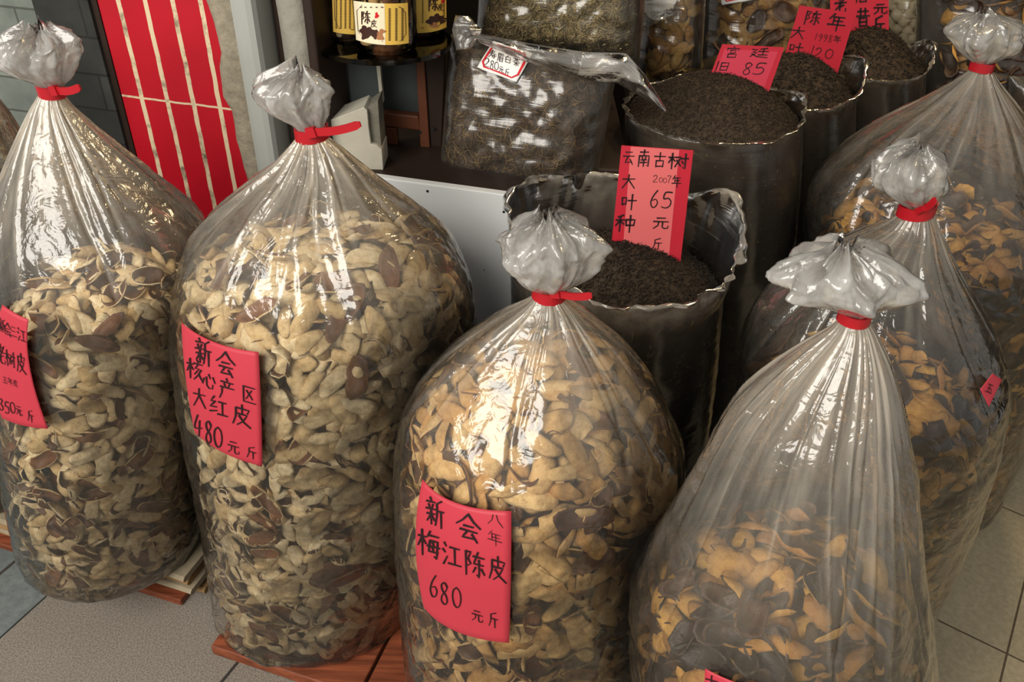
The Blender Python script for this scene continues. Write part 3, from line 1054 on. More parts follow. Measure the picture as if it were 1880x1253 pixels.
price_label(BAGS['A']['root'], BAGS['A']['bvh'], coons((14, 557), (60, 583), (94, 782), (12, 764), top=(38, 573), bot=(50, 777), left=(-4, 660), right=(62, 670)),
            [('新', 14, 594, 14, 28, .8), ('会', 24, 601, 14, 26, .8), ('三', 34, 605, 12, 24, .8), ('江', 48, 611, 16, 28, .8), ('老', 12, 646, 17, 40, .8), ('树', 28, 655, 18, 34, .8), ('皮', 47, 662, 18, 40, .8),
             ('五', 19, 694, 9, 14, .8), ('年', 28, 696, 10, 14, .8), ('皮', 37, 699, 9, 14, .8), ('3', 12, 739, 10, 24, 1.2), ('5', 22, 744, 10, 24, 1.2), ('0', 32, 744, 11, 22, 1.2), ('元', 43, 749, 12, 20), ('斤', 63, 758, 12, 24)],
            slope=(0.45, 0.08))
price_label(BAGS['D']['root'], BAGS['D']['bvh'], coons((1301, 1221), (1420, 1262), (1424, 1385), (1292, 1350), top=(1358, 1246)),
            [('大', 1313, 1246, 26, 30)], slope=(0.3, 0.0))
price_label(BAGS['E']['root'], BAGS['E']['bvh'], coons((1811, 686), (1828, 698), (1805, 746), (1789, 714)),
            [('五', 1805, 713, 12, 18, 1.2)], slope=(0.5, -0.3), nu=8, nv=10)

# ------------------------------------------------------------------ dried peel pieces
def peel_mesh(kind, seed):
    """thin curled shell, pale pith on the convex side, dark rind in the hollow; returns verts, faces, material index"""
    rg = random.Random(seed)
    nr, ns = 4, 18
    ph0 = rg.uniform(0, 6.28)
    cut = [rg.uniform(0.8, 1.12) for _ in range(ns)]
    cut = [(cut[i - 1] + 2 * cut[i] + cut[(i + 1) % ns]) / 4 for i in range(ns)]
    def R(a):
        i = int(a / (2 * math.pi) * ns) % ns
        c_ = cut[i]
        if kind == 'leaf':
            ca, sa = abs(math.cos(a)), abs(math.sin(a))
            x = 0.032 * math.copysign(ca ** 0.8, math.cos(a))
            y = 0.0175 * math.copysign(sa ** 1.25, math.sin(a))
            return x * c_, y * c_
        if kind == 'cup':
            return 0.025 * math.cos(a) * c_, 0.023 * math.sin(a) * c_
        if kind == 'trefoil':
            r = 0.037 * (0.50 + 0.50 * abs(math.cos(1.5 * a)) ** 0.7) * c_
            return r * math.cos(a), r * math.sin(a)
        if kind == 'pair':
            r = 0.036 * (0.46 + 0.54 * abs(math.cos(a)) ** 0.9) * c_
            return r * math.cos(a), r * math.sin(a)
        if kind == 'shard':
            r = 0.026 / max(abs(math.cos(a)) + 0.25, abs(math.sin(a)) * 1.2 + 0.15) * c_ * 1.1
            return r * math.cos(a), r * math.sin(a)
        x = 0.033 * math.cos(a) * c_
        return x, 0.0105 * math.sin(a) * c_
    Rc = rg.uniform(0.0105, 0.021)
    R2 = rg.uniform(0.028, 0.07)
    tw = rg.uniform(-4, 4)
    seedv = Vector((seed * 1.7, 3, 1))
    def bend(x, y, t):
        a_ = y / Rc
        X, Y_, Z = x, (Rc - t) * math.sin(a_), (Rc - t) * (math.cos(a_) - 1) - t
        Z -= x * x / (2 * R2)
        Z += 0.0035 * noise.noise(Vector((x * 55, y * 55, 0)) + seedv)
        Z += tw * x * y * 0.4
        return (X, Y_, Z)
    v, f, mi = [], [], []
    for t in (0.0, rg.uniform(0.0020, 0.0032)):
        v.append(bend(0, 0, t))
        for k in range(1, nr + 1):
            for i in range(ns):
                a_ = 2 * math.pi * i / ns
                x, y = R(a_)
                q = (k / nr) ** 0.9
                v.append(bend(x * q, y * q, t if k < nr else t * 0.8))
    nb = 1 + nr * ns
    def idx(L, k, i):
        return L * nb + (0 if k == 0 else 1 + (k - 1) * ns + i % ns)
    for L in (0, 1):
        for i in range(ns):
            q = [idx(L, 0, 0), idx(L, 1, i), idx(L, 1, i + 1)]
            f.append(tuple(q if L == 0 else reversed(q)))
            mi.append(L)
            for k in range(1, nr):
                q = [idx(L, k, i), idx(L, k + 1, i), idx(L, k + 1, i + 1), idx(L, k, i + 1)]
                f.append(tuple(q if L == 0 else reversed(q)))
                mi.append(L)
    for i in range(ns):
        f.append((idx(0, nr, i), idx(1, nr, i), idx(1, nr, i + 1), idx(0, nr, i + 1)))
        mi.append(seed % 2)
    return np.array(v), f, np.array(mi)


KINDS = ['leaf', 'leaf', 'cup', 'leaf', 'trefoil', 'pair', 'shard', 'leaf', 'cup', 'strip', 'trefoil', 'shard', 'pair', 'leaf']
PEELS = [peel_mesh(k, 100 + i) for i, k in enumerate(KINDS)]
PMESH = {}


def gold_rim(mi):
    """dark rim: the old golden peel shows no pale edge"""
    mi = mi.copy()
    mi[-18:] = 1
    return mi


def peel_data(i, key):
    if (i, key) not in PMESH:
        v, f, mi = PEELS[i]
        me = bpy.data.meshes.new('dried_peel')
        me.from_pydata(v.tolist(), [], f)
        me.materials.append(M[key + '_pith'])
        me.materials.append(M[key + '_rind'])
        if key in ('gold', 'dim'):
            mi = gold_rim(mi)
        me.polygons.foreach_set('material_index', mi.astype(np.int32))
        me.polygons.foreach_set('use_smooth', np.full(len(f), True))
        PMESH[(i, key)] = me
    return PMESH[(i, key)]


def peel_frame(p, nrm, rg, tilt, flip):
    z = Vector(nrm)
    z = (z + Vector((rg.gauss(0, tilt), rg.gauss(0, tilt), rg.gauss(0, tilt)))).normalized()
    if flip:
        z = -z
    # long side lies roughly level, as the pieces settle
    x = Vector((rg.gauss(0, 1), rg.gauss(0, 1), rg.gauss(0, 0.7)))
    x = (x - z * x.dot(z)).normalized()
    y = z.cross(x)
    m_ = Matrix((x, y, z)).transposed()
    return m_


def content_profile(bag, ztop, dome, gap=0.010, n=60):
    """heap inside a bag: list of (z, cx, r) from the base to the top of the mound"""
    ring = bag['ring']
    zr, cx, rr = ring[::-1, 0], ring[::-1, 1], ring[::-1, 2]
    out = []
    for i in range(n + 1):
        z = bag['zb'] + 0.015 + (ztop - bag['zb'] - 0.015) * i / n
        r = np.interp(z, zr, rr) - gap
        c_ = np.interp(z, zr, cx)
        if z > ztop - dome:
            u = (z - (ztop - dome)) / dome
            rm = np.interp(ztop - dome, zr, rr) - gap
            r = min(r, rm * math.sqrt(max(0, 1 - u * u)))
        out.append((z, c_, max(r, 0.004)))
    return np.array(out)


def heap_core(prof, Y, kd, shrink, nphi=40):
    v, f = [], []
    for (z, c_, r) in prof:
        rr = max(0.002, r - shrink)
        for j in range(nphi):
            a_ = 2 * math.pi * j / nphi
            b_ = 1 + 0.06 * noise.noise(Vector((math.cos(a_) * 4, math.sin(a_) * 4, z * 25)))
            v.append((c_ + rr * b_ * math.cos(a_), Y + rr * kd * b_ * math.sin(a_), z - shrink * 0.5))
    k = len(prof)
    for i in range(k - 1):
        for j in range(nphi):
            f.append((i * nphi + j, i * nphi + (j + 1) % nphi, (i + 1) * nphi + (j + 1) % nphi, (i + 1) * nphi + j))
    f.append(tuple(range((k - 1) * nphi, k * nphi)))
    f.append(tuple(reversed(range(nphi))))
    return np.array(v), f


def inside(bag, pts, gap=0.004):
    """how far points lie outside the film, and the pulled-in points"""
    ring = bag['ring']
    zr, cx, rr = ring[::-1, 0], ring[::-1, 1], ring[::-1, 2]
    z = pts[:, 2]
    c_ = np.interp(z, zr, cx)
    r = np.interp(z, zr, rr) * 0.975 - gap
    dx, dy = pts[:, 0] - c_, (pts[:, 1] - bag['Y']) / bag['kd']
    d = np.hypot(dx, dy)
    k = np.minimum(1, np.maximum(r, 0.002) / np.maximum(d, 1e-6))
    q = np.stack([c_ + dx * k, bag['Y'] + dy * k * bag['kd'], np.maximum(z, bag['zb'] + 0.004)], 1)
    return np.max(d - r), q


def scatter(prof, Y, kd, step, inset, seed, side=2.1, rows_lo=0.0):
    """points over the heap's skin that the street side can see: (point, normal)"""
    rg = random.Random(seed)
    P = np.array(prof)
    L = np.concatenate([[0], np.cumsum(np.hypot(np.diff(P[:, 0]), np.diff(P[:, 2])))])
    out = []
    s = step * 0.5
    while s < L[-1]:
        z = np.interp(s, L, P[:, 0]); c_ = np.interp(s, L, P[:, 1]); r = np.interp(s, L, P[:, 2])
        dz = np.interp(min(s + 0.004, L[-1]), L, P[:, 0]) - np.interp(max(s - 0.004, 0), L, P[:, 0])
        dr = np.interp(min(s + 0.004, L[-1]), L, P[:, 2]) - np.interp(max(s - 0.004, 0), L, P[:, 2])
        top = dz < abs(dr) * 1.6 and s > L[-1] * 0.4
        k = max(1, int(2 * math.pi * r / step))
        o_ = rg.uniform(0, 1)
        for j in range(k):
            a_ = 2 * math.pi * (j + o_ + rg.uniform(-0.3, 0.3)) / k
            d = (a_ + math.pi / 2 + math.pi) % (2 * math.pi) - math.pi     # 0 faces the camera (-Y)
            if abs(d) > side and not top:
                continue
            nr = Vector((dz * math.cos(a_), dz * math.sin(a_), -dr)).normalized()
            ins = inset + rg.uniform(0, 0.010)
            rj = max(0.0, r - ins * max(0.2, abs(dz) / math.hypot(dz, dr)))
            p = Vector((c_ + rj * math.cos(a_), Y + rj * kd * math.sin(a_), z + rg.uniform(-.3, .3) * step - (ins if top else 0) * 0.6))
            out.append((p, nr))
        s += step * 0.92
    return out


class Merge:
    def __init__(self):
        self.V, self.F, self.M, self.b = [], [], [], 0

    def add(self, v, f, mi):
        self.V.append(np.asarray(v))
        b = self.b
        self.F += [tuple(i + b for i in q) for q in f]
        self.M.append(np.asarray(mi) if not isinstance(mi, int) else np.full(len(f), mi))
        self.b += len(v)

    def done(self, name, mats, smooth=True):
        return link(name, np.concatenate(self.V), self.F, mats, np.concatenate(self.M), smooth=smooth)


SPEC = {   # bag: (material, mound-top pixel, dome height, share showing rind, size, text for labels)
 'A': ('cream', (215, 478), 0.13, 0.20, 0.92, 'the leftmost labelled bag'),
 'B': ('cream', (610, 430), 0.11, 0.12, 1.0, 'the pale bag marked 480'),
 'C': ('tan', (1000, 650), 0.12, 0.16, 1.0, 'the tan bag marked 680'),
 'D': ('gold', (1425, 1030), 0.10, 0.40, 0.95, 'the half filled front bag by the beige tiles'),
 'E': ('gold', (1610, 660), 0.10, 0.40, 1.0, 'the bag with the small red sticker'),
 'F': ('gold', (1715, 375), 0.10, 0.45, 1.05, 'the largest bag'),
 'H': ('cream', (-30, 370), 0.08, 0.30, 1.0, 'the bag behind the 350 bag'),
}
CAND = []
HEAP = {}
for key, (mk, tp, dome, dark, size, txt) in SPEC.items():
    bag = BAGS[key]
    zt = at_y(*tp, bag['Y']).z
    prof = content_profile(bag, zt, dome)
    HEAP[key] = (prof, zt)
    step = 0.0335 * size
    s0 = 17 + sum(map(ord, key))
    rg = random.Random(s0)
    for layer, (ins, tilt) in enumerate(((0.007, 0.42), (0.024, 0.6))):
        for (p, nr) in scatter(prof, bag['Y'], bag['kd'], step * (1.0 if layer == 0 else 1.15), ins, s0 + layer):
            flip = rg.random() < dark
            i = rg.randrange(len(PEELS))
            m_ = peel_frame(p, nr, rg, tilt, flip)
            sc_ = size * rg.uniform(0.72, 1.2)
            CAND.append([key, layer, p, nr, m_, sc_, i, flip])

# which pieces show largest: distance, facing, inside the frame, not behind another bag
ALLB = [(k, b['bvh']) for k, b in BAGS.items()]
def seen_size(c_):
    key, layer, p, nr, m_, sc_, i, flip = c_
    if layer:
        return 0
    x, y = pix(p)
    if not (25 < x < W - 25 and 25 < y < H - 25):
        return 0
    d = (p - EYE)
    L = d.length
    d.normalize()
    fac = -nr.dot(d)
    if fac < 0.25:
        return 0
    for k, b in ALLB:
        if k == key:
            continue
        h = b.ray_cast(EYE, d, L - 0.01)
        if h[0] is not None:
            return 0
    area_ = (sc_ / depth(p)) ** 2 * (0.4 + 0.6 * fac)
    return area_ * (0.75 if key == 'C' else 1)


order = sorted(range(len(CAND)), key=lambda q: -seen_size(CAND[q]))
BIG = set(q for q in order[:300] if seen_size(CAND[q]) > 0)
MERGE = {k: Merge() for k in SPEC}
for q, (key, layer, p, nr, m_, sc_, i, flip) in enumerate(CAND):
    mk = SPEC[key][0]
    v, f, mi = PEELS[i]
    if q in BIG:
        o = bpy.data.objects.new('dried_peel', peel_data(i, mk))
        C.objects.link(o)
        p = Vector(p)
        for _ in range(3):
            ov = inside(BAGS[key], (v @ (np.array(m_) * sc_).T) + np.array(p), 0.0025)[0]
            if ov > 0:
                p -= nr * ov
        o.matrix_world = Matrix.Translation(p) @ m_.to_4x4() @ Matrix.Scale(sc_, 4)
        zt = HEAP[key][1]
        zone = 'high in' if p.z > zt - 0.20 else ('midway up' if p.z > zt - 0.48 else 'low in')
        colr = {'cream': 'pale cream', 'tan': 'tan', 'gold': 'golden brown'}[mk]
        side = 'dark rind side' if flip else f'{colr} pith side'
        where = {'D': 'the half filled front bag', 'E': 'the red sticker bag'}.get(key, SPEC[key][5])
        lb = f'dried citrus peel, {side} out, {zone} {where}'
        tag(o, lb, 'peel', lb)
    else:
        R3 = np.array(m_) * sc_
        MERGE[key].add(inside(BAGS[key], v @ R3.T + np.array(p))[1], f, gold_rim(mi) if mk == 'gold' else mi)
for key, (mk, tp, dome, dark, size, txt) in SPEC.items():
    bag = BAGS[key]
    cv, cf = heap_core(HEAP[key][0], bag['Y'], bag['kd'], 0.042)
    MERGE[key].add(cv, cf, 1)
    o = MERGE[key].done('peel_heap', [M[mk + '_pith'], M[mk + '_rind']])
    tag(o, f'heap of dried citrus peel filling {txt}', 'dried peel', kind='stuff')

# ------------------------------------------------------------------ tea
def sliver(L, wd, bendk):
    """one twisted leaf: a bent three-sided spindle along x, unit template"""
    v, f = [], []
    for t, k in ((0, 0.25), (0.33, 1), (0.66, 0.9), (1, 0.2)):
        x = (t - 0.5) * L
        for j in range(3):
            a_ = 2.1 * j + t * 1.5
            v.append((x, wd * k * math.cos(a_) + bendk * L * (4 * (t - 0.5) ** 2), wd * k * math.sin(a_)))
    for i in range(3):
        for j in range(3):
            f.append((i * 3 + j, i * 3 + (j + 1) % 3, (i + 1) * 3 + (j + 1) % 3, (i + 1) * 3 + j))
    f += [(2, 1, 0), (9, 10, 11)]
    return np.array(v), np.array(f, dtype=object)


def sliver_cloud(mg, pts, rg, L, wd, mats, flat=0.35, lift=0.0):
    T = [sliver(1, wd, b_) for b_ in (-0.18, 0.0, 0.12, 0.25)]
    for (p, nr) in pts:
        z = (Vector(nr) + Vector((rg.gauss(0, flat), rg.gauss(0, flat), rg.gauss(0, flat)))).normalized()
        x = Vector((rg.gauss(0, 1), rg.gauss(0, 1), rg.gauss(0, 0.8)))
        x = (x - z * x.dot(z)).normalized()
        m_ = np.array(Matrix((x, z.cross(x), z)).transposed()) * (L * rg.uniform(0.65, 1.35))
        v, f = T[rg.randrange(4)]
        mg.add(v @ m_.T + np.array(p) + np.array(nr) * lift, [tuple(q) for q in f], mats[rg.randrange(len(mats))])


def open_bag(key, Y, rows, mound_px, dome, rim, label, tea_label, n_top, seed, mats, L=0.0075, kd=0.92, side_n=900, milk=1.0):
    """clear sack of loose tea: tea body with a mound on top, film round it with a crumpled rim above the tea"""
    rg = random.Random(seed)
    prof = interp_rows(rows, Y, 60)
    prof = prof[prof[:, 0] > 0.01]
    zt = at_y(*mound_px, Y).z
    z_edge = zt - dome
    zr, cx, rr = prof[::-1, 0], prof[::-1, 1], prof[::-1, 2]
    C0 = lambda z: np.interp(z, zr, cx)
    R_ = lambda z: np.interp(z, zr, rr)
    hp = []
    nb = 26
    for i in range(nb + 1):
        z = 0.012 + (z_edge - 0.012) * i / nb
        hp.append((z, C0(z), R_(z) - 0.007))
    rm = hp[-1][2]
    for i in range(1, 13):
        u = i / 12
        hp.append((z_edge + dome * (1 - (1 - u) ** 1.6), C0(z_edge), max(0.002, rm * (1 - u) ** 0.85)))
    hp = np.array(hp)
    mg = Merge()
    nphi = 72
    v, f = [], []
    for (z, c_, r) in hp:
        for j in range(nphi):
            a_ = 2 * math.pi * j / nphi
            b_ = 1 + 0.012 * noise.noise(Vector((math.cos(a_) * 8, math.sin(a_) * 8, z * 40 + seed)))
            v.append((c_ + r * b_ * math.cos(a_), Y + r * b_ * kd * math.sin(a_), z))
    k = len(hp)
    f = [(i * nphi + j, i * nphi + (j + 1) % nphi, (i + 1) * nphi + (j + 1) % nphi, (i + 1) * nphi + j) for i in range(k - 1) for j in range(nphi)]
    f += [tuple(range((k - 1) * nphi, k * nphi)), tuple(reversed(range(nphi)))]
    mg.add(v, f, 0)
    pts = []
    for _ in range(n_top):
        u = math.sqrt(rg.random())
        a_ = rg.uniform(0, 6.283)
        q = 1 - u
        z = z_edge + dome * (1 - (1 - q ** (1 / 0.85)) ** 1.6) if False else z_edge + dome * (1 - u ** (1.6 / 0.85))
        p = Vector((C0(z_edge) + rm * u * math.cos(a_), Y + rm * u * kd * math.sin(a_), z + rg.uniform(-0.001, 0.002)))
        sl = dome / rm * 1.2
        pts.append((p, Vector((sl * u * math.cos(a_), sl * u * math.sin(a_), 1)).normalized()))
    sliver_cloud(mg, pts, rg, L, 0.11, mats, 0.5, 0.001)
    pts = []
    for _ in range(side_n):
        z = z_edge * (0.25 + 0.75 * math.sqrt(rg.random()))
        a_ = -math.pi / 2 + rg.uniform(-1.9, 1.9)
        r = R_(z) - 0.0075
        pts.append((Vector((C0(z) + r * math.cos(a_), Y + r * kd * math.sin(a_), z)), Vector((math.cos(a_), math.sin(a_), 0))))
    sliver_cloud(mg, pts, rg, L * 1.5, 0.07, [0, 2, 1, 2, 3] if side_n > 600 else [0, 2, 1], 0.12)
    tea = mg.done('tea_heap', [M['tea'], M['tea_dark'], M['tea_brown'], M['tea_stem']], smooth=True)
    tag(tea, tea_label, 'tea', kind='stuff')
    # film
    nphi = 240
    ph = np.linspace(0, 2 * math.pi, nphi + 1)
    V, UV, BU = [], [], []
    nlow, nrim = 70, 34
    levels = [(z_edge * (1 - i / nlow) + 0.003 * (i / nlow), 0.0) for i in range(nlow + 1)][::-1] + [(z_edge, (i + 1) / nrim) for i in range(nrim)]
    hts = np.array([rim(((a_ + math.pi / 2 + math.pi) % (2 * math.pi)) - math.pi)[0] for a_ in ph])
    flr = np.array([rim(((a_ + math.pi / 2 + math.pi) % (2 * math.pi)) - math.pi)[1] for a_ in ph])
    V.append(np.stack([C0(0.01) + 0.01 * np.cos(ph), Y + 0.01 * np.sin(ph), np.full_like(ph, 0.003)], 1))
    UV.append(np.stack([ph / 6.283, np.zeros_like(ph)], 1)); BU.append(np.full_like(ph, 0.05))
    for (z, t) in levels:
        r = R_(max(z, 0.012))
        amp = np.array([0.010 * noise.noise(Vector((math.cos(a_) * 3, math.sin(a_) * 3, z * 12 + seed))) + 0.010 * noise.noise(Vector((math.cos(a_) * 5, math.sin(a_) * 5, z * 55 + seed))) for a_ in ph])
        if t > 0:
            amp = amp + np.array([(0.10 * noise.noise(Vector((math.cos(a_) * 4, math.sin(a_) * 4, t * 2.5 + seed))) + 0.05 * noise.noise(Vector((math.cos(a_) * 11, math.sin(a_) * 11, t * 5 + seed)))) * t for a_ in ph])
            amp = amp + 0.25 * flr * np.sin(t * math.pi * 0.5)
        amp[-1] = amp[0]
        hz = hts.copy(); hz[-1] = hz[0]
        zz = z + hz * (math.sin(min(1, t) * math.pi * 0.62) / math.sin(math.pi * 0.62) if t > 0 else 0)
        rad = r * (1 + amp)
        V.append(np.stack([C0(z) + rad * np.cos(ph), Y + rad * kd * np.sin(ph), np.full_like(ph, z) if t == 0 else zz], 1))
        UV.append(np.stack([ph / 6.283, np.full_like(ph, t * 1.5)], 1))
        BU.append(np.full_like(ph, 0.06 + 0.30 * t * milk) + (0.25 * (t > 0.93)))
    nr = len(V)
    m1 = nphi + 1
    F = [(i * m1 + j, i * m1 + j + 1, (i + 1) * m1 + j + 1, (i + 1) * m1 + j) for i in range(nr - 1) for j in range(nphi)]
    root = empty('open_tea_bag', (C0(0.01), Y, 0.0), label, 'bag')
    film_object('film', np.concatenate(V), F, np.concatenate(UV), np.concatenate(BU), M['film_dark'], root)
    return root, zt, z_edge


def gauss(d, c_, w_):
    x = (d - c_ + math.pi) % (2 * math.pi) - math.pi
    return math.exp(-(x / w_) ** 2)


# d is the angle from the side that faces the camera: + to the right, pi at the back
open_bag('T3', 1.17, [(470, 945, 1318), (500, 938, 1324), (560, 938, 1323), (650, 945, 1315), (750, 957, 1303), (860, 972, 1288), (960, 985, 1272)], (1190, 446), 0.075,
         lambda d: (0.058 + 0.075 * gauss(d, -2.0, 0.7) + 0.075 * gauss(d, 1.9, 0.5) + 0.045 * gauss(d, math.pi, 0.6) + 0.045 * gauss(d, -1.0, 0.5), 0.15 + 0.25 * gauss(d, 1.8, 0.6) + 0.1 * gauss(d, 0, 0.8)),
         'open clear bag of black tea holding the pink card priced 65', 'black tea leaves filling the bag with the pink 65 card', 6000, 3, [1, 1, 0], L=0.009, side_n=2600, milk=2.2)
open_bag('T2', 1.52, [(175, 1150, 1466), (200, 1148, 1468), (300, 1152, 1468), (400, 1162, 1460), (500, 1178, 1448), (600, 1195, 1436), (700, 1212, 1422)], (1300, 137), 0.075,
         lambda d: (0.006 + 0.03 * gauss(d, 1.6, 0.6) + 0.02 * gauss(d, math.pi, 0.8), 0.02 + 0.12 * gauss(d, 1.7, 0.5)),
         'open clear bag heaped with fine dark tea and a red card priced 85', 'fine dark tea heaped in the bag with the red 85 card', 9500, 5, [0, 1, 1, 0, 2], L=0.0062, side_n=2600, milk=0.6)
open_bag('T4', 1.80, [(120, 1330, 1566), (150, 1330, 1568), (230, 1336, 1566), (330, 1350, 1556), (430, 1366, 1544), (520, 1380, 1534)], (1440, 99), 0.085,
         lambda d: (0.012 + 0.06 * gauss(d, 1.7, 0.7) + 0.03 * gauss(d, math.pi, 0.8), 0.05 + 0.2 * gauss(d, 1.7, 0.5)),
         'open clear bag of black tea with the red card marked 1998 and 120', 'black tea heaped in the bag with the red 1998 card', 2600, 8, [1, 1, 0], L=0.011, side_n=500)
open_bag('T5', 2.03, [(85, 1478, 1690), (110, 1478, 1694), (170, 1482, 1692), (250, 1490, 1682), (340, 1500, 1672), (420, 1510, 1664)], (1580, 52), 0.09,
         lambda d: (0.010 + 0.05 * gauss(d, 1.7, 0.5), 0.03 + 0.3 * gauss(d, 1.7, 0.4)),
         'open clear bag of black tea with the rearmost red card', 'black tea heaped in the bag with the rearmost red card', 2200, 13, [1, 1, 0], L=0.012, side_n=400)


# price cards stuck upright in the tea -------------------------------------
def price_card(Y, corners, chars, mats, label, slope, lean=0.25, inner=None, pen=0.085):
    """stiff card on a leaning plane through its middle"""
    cxp = sum(c_[0] for c_ in corners) / 4
    cyp = sum(c_[1] for c_ in corners) / 4
    p0 = at_y(cxp, cyp, Y)
    nrm = Vector((-0.05, -1, lean)).normalized()
    f0 = lambda x, y: at_plane(x, y, p0, nrm)
    q = [f0(*c_) for c_ in corners]          # tl tr br bl
    th = nrm * 0.0008
    mb_ = MB()
    mb_.add([p + th for p in q] + [p - th for p in q], [(3, 2, 1, 0), (4, 5, 6, 7), (0, 1, 5, 4), (1, 2, 6, 5), (2, 3, 7, 6), (3, 0, 4, 7)])
    base = (q[2] + q[3]) / 2
    root = empty('price_card', base, label, 'price card')
    build('card', mb_, mats[0], root)
    if inner:
        a = [f0(*c_) + nrm * 0.0013 for c_ in inner]
        mb2 = MB()
        mb2.add(a + [p - nrm * 0.0004 for p in a], [(3, 2, 1, 0), (4, 5, 6, 7), (0, 1, 5, 4), (1, 2, 6, 5), (2, 3, 7, 6), (3, 0, 4, 7)])
        build('paper_insert', mb2, mats[1], root)
    v, f = write(chars, lambda x, y: f0(x, y) + nrm * 0.0019, pen, slope)
    link('lettering', v, f, M['ink'], parent=root, smooth=False)
    return root


price_card(1.185, [(1141, 267), (1273, 276), (1249, 482), (1120, 474)],
           [('云', 1154, 289, 22, 28), ('南', 1182, 291, 25, 34), ('古', 1211, 294, 24, 30), ('树', 1245, 296, 38, 32), ('大', 1154, 333, 27, 28), ('2', 1203, 328, 10, 15), ('0', 1213, 330, 8, 10), ('0', 1220.5, 331, 8, 10), ('7', 1228, 329, 9, 15), ('年', 1242, 333, 19, 23),
            ('叶', 1154, 370, 30, 32), ('6', 1202, 365, 19, 34), ('5', 1224, 367, 24, 32), ('种', 1148, 410, 38, 34), ('元', 1213, 409, 32, 25), ('斤', 1206, 447, 20, 22)],
           (M['red_card'], M['pink_paper']), 'pink and red price card reading 65, stuck in the tea beside the 680 bag', (0.05, -0.1), inner=[(1158, 269), (1247, 275), (1227, 480), (1142, 475)])
price_card(1.53, [(1326, 81), (1440, 87), (1404, 190), (1286, 184)],
           [('宫', 1345, 96, 27, 22), ('廷', 1394, 97, 36, 20), ('旧', 1326, 121, 27, 20), ('8', 1372, 126, 22, 24), ('5', 1394, 126, 26, 23), ('元', 1374, 154, 16, 14)],
           (M['red_card'], M['rose_paper']), 'red price card reading 85 leaning in fine dark tea', (0.05, -0.33), inner=[(1330, 90), (1428, 95), (1392, 188), (1296, 183)], pen=0.075)
price_card(1.815, [(1468, 10), (1571, 24), (1531, 156), (1428, 142)],
           [('陈', 1491, 33, 30, 28), ('年', 1536, 41, 36, 32), ('大', 1465, 60, 26, 24), ('1', 1498, 67, 8, 14), ('9', 1506, 69, 9, 14), ('9', 1515, 70, 9, 14), ('8', 1524, 71, 9, 14), ('年', 1537, 72, 16, 14),
            ('叶', 1461, 88, 27, 23), ('1', 1491, 93, 12, 20), ('2', 1502, 97, 15, 20), ('0', 1522, 99, 17, 19)],
           (M['red_card'], M['rose_paper']), 'red price card reading 120 with the year 1998', (0.13, -0.28), inner=None, pen=0.085)
price_card(2.06, [(1524, -60), (1631, -60), (1632, 92), (1524, 92)],
           [('老', 1543, 8, 24, 34), ('旧', 1581, -6, 24, 24), ('昔', 1584, 32, 26, 36), ('元', 1616, 16, 28, 22), ('斤', 1613, 46, 24, 38)],
           (M['red_card'], M['rose_paper']), 'tall red price card farthest back, cut by the picture top edge', (-0.02, 0.0), inner=None, pen=0.11)

# ------------------------------------------------------------------ pillow bags (sealed bags lying or standing against things)
G['border'] = '14,6 50,6 86,6 96,22 96,50 96,78 86,94 50,94 14,94 4,78 4,50 4,22 14,6'


def pillow(corners, Y, thick, nrm, inset=0.0, nu=60, nv=60, seed=0, rough=0.004, yoff=0.0):
    """closed cushion spanned by four pixel corners on a plane at depth Y"""
    cxp = sum(c_[0] for c_ in corners) / 4
    cyp = sum(c_[1] for c_ in corners) / 4
    p0 = at_y(cxp, cyp, Y)
    nrm = Vector(nrm).normalized()
    q = [at_plane(*c_, p0, nrm) for c_ in corners]
    def P(u, v, side):
        uu, vv = u * (1 - inset), v * (1 - inset)
        a, b = (uu + 1) / 2, (vv + 1) / 2
        p = q[0] * ((1 - a) * (1 - b)) + q[1] * (a * (1 - b)) + q[2] * (a * b) + q[3] * ((1 - a) * b)
        # corners pulled in a little, like a filled sack
        k = 1 - 0.05 * (abs(u) ** 4) * (1 - abs(v) ** 4) * 0
        t = math.sqrt(max(0, 1 - abs(u) ** 3.5)) * math.sqrt(max(0, 1 - abs(v) ** 3.5))
        n_ = noise.noise(p * 14 + Vector((seed, 0, side))) * rough * 1.1 + noise.noise(p * 45 + Vector((seed, 0, side))) * rough
        edge = min(1, t * 3)
        return p + nrm * side * ((thick / 2 - inset * 0.12) * t + n_ * edge)
    v, f, uv, bu = [], [], [], []
    for side in (1, -1):
        b0 = len(v)
        for j in range(nv + 1):
            for i in range(nu + 1):
                u, w_ = -1 + 2 * i / nu, -1 + 2 * j / nv
                v.append(P(u, w_, side))
                uv.append((i / nu, j / nv))
                bu.append(0.06 + 0.35 * max(0, max(abs(u), abs(w_)) - 0.9) * 6)
        for j in range(nv):
            for i in range(nu):
                a = b0 + j * (nu + 1) + i
                c_ = (a, a + nu + 1, a + nu + 2, a + 1)
                f.append(c_ if side == 1 else tuple(reversed(c_)))
    return np.array([tuple(p) for p in v]), f, np.array(uv), np.clip(np.array(bu), 0, 1), P, nrm


def pillow_points(P, k, rg, vlo=-0.97, lim=0.95, off=0.0):
    out = []
    for _ in range(k):
        u, v = rg.uniform(-lim, lim), rg.uniform(vlo, lim)
        p = P(u, v, 1)
        a = P(min(u + 0.02, 1), v, 1) - P(max(u - 0.02, -1), v, 1)
        b = P(u, min(v + 0.02, 1), 1) - P(u, max(v - 0.02, -1), 1)
        n_ = b.cross(a).normalized()
        if n_.dot(EYE - p) < 0:
            n_ = -n_
        out.append((p + n_ * off, n_))
    return out


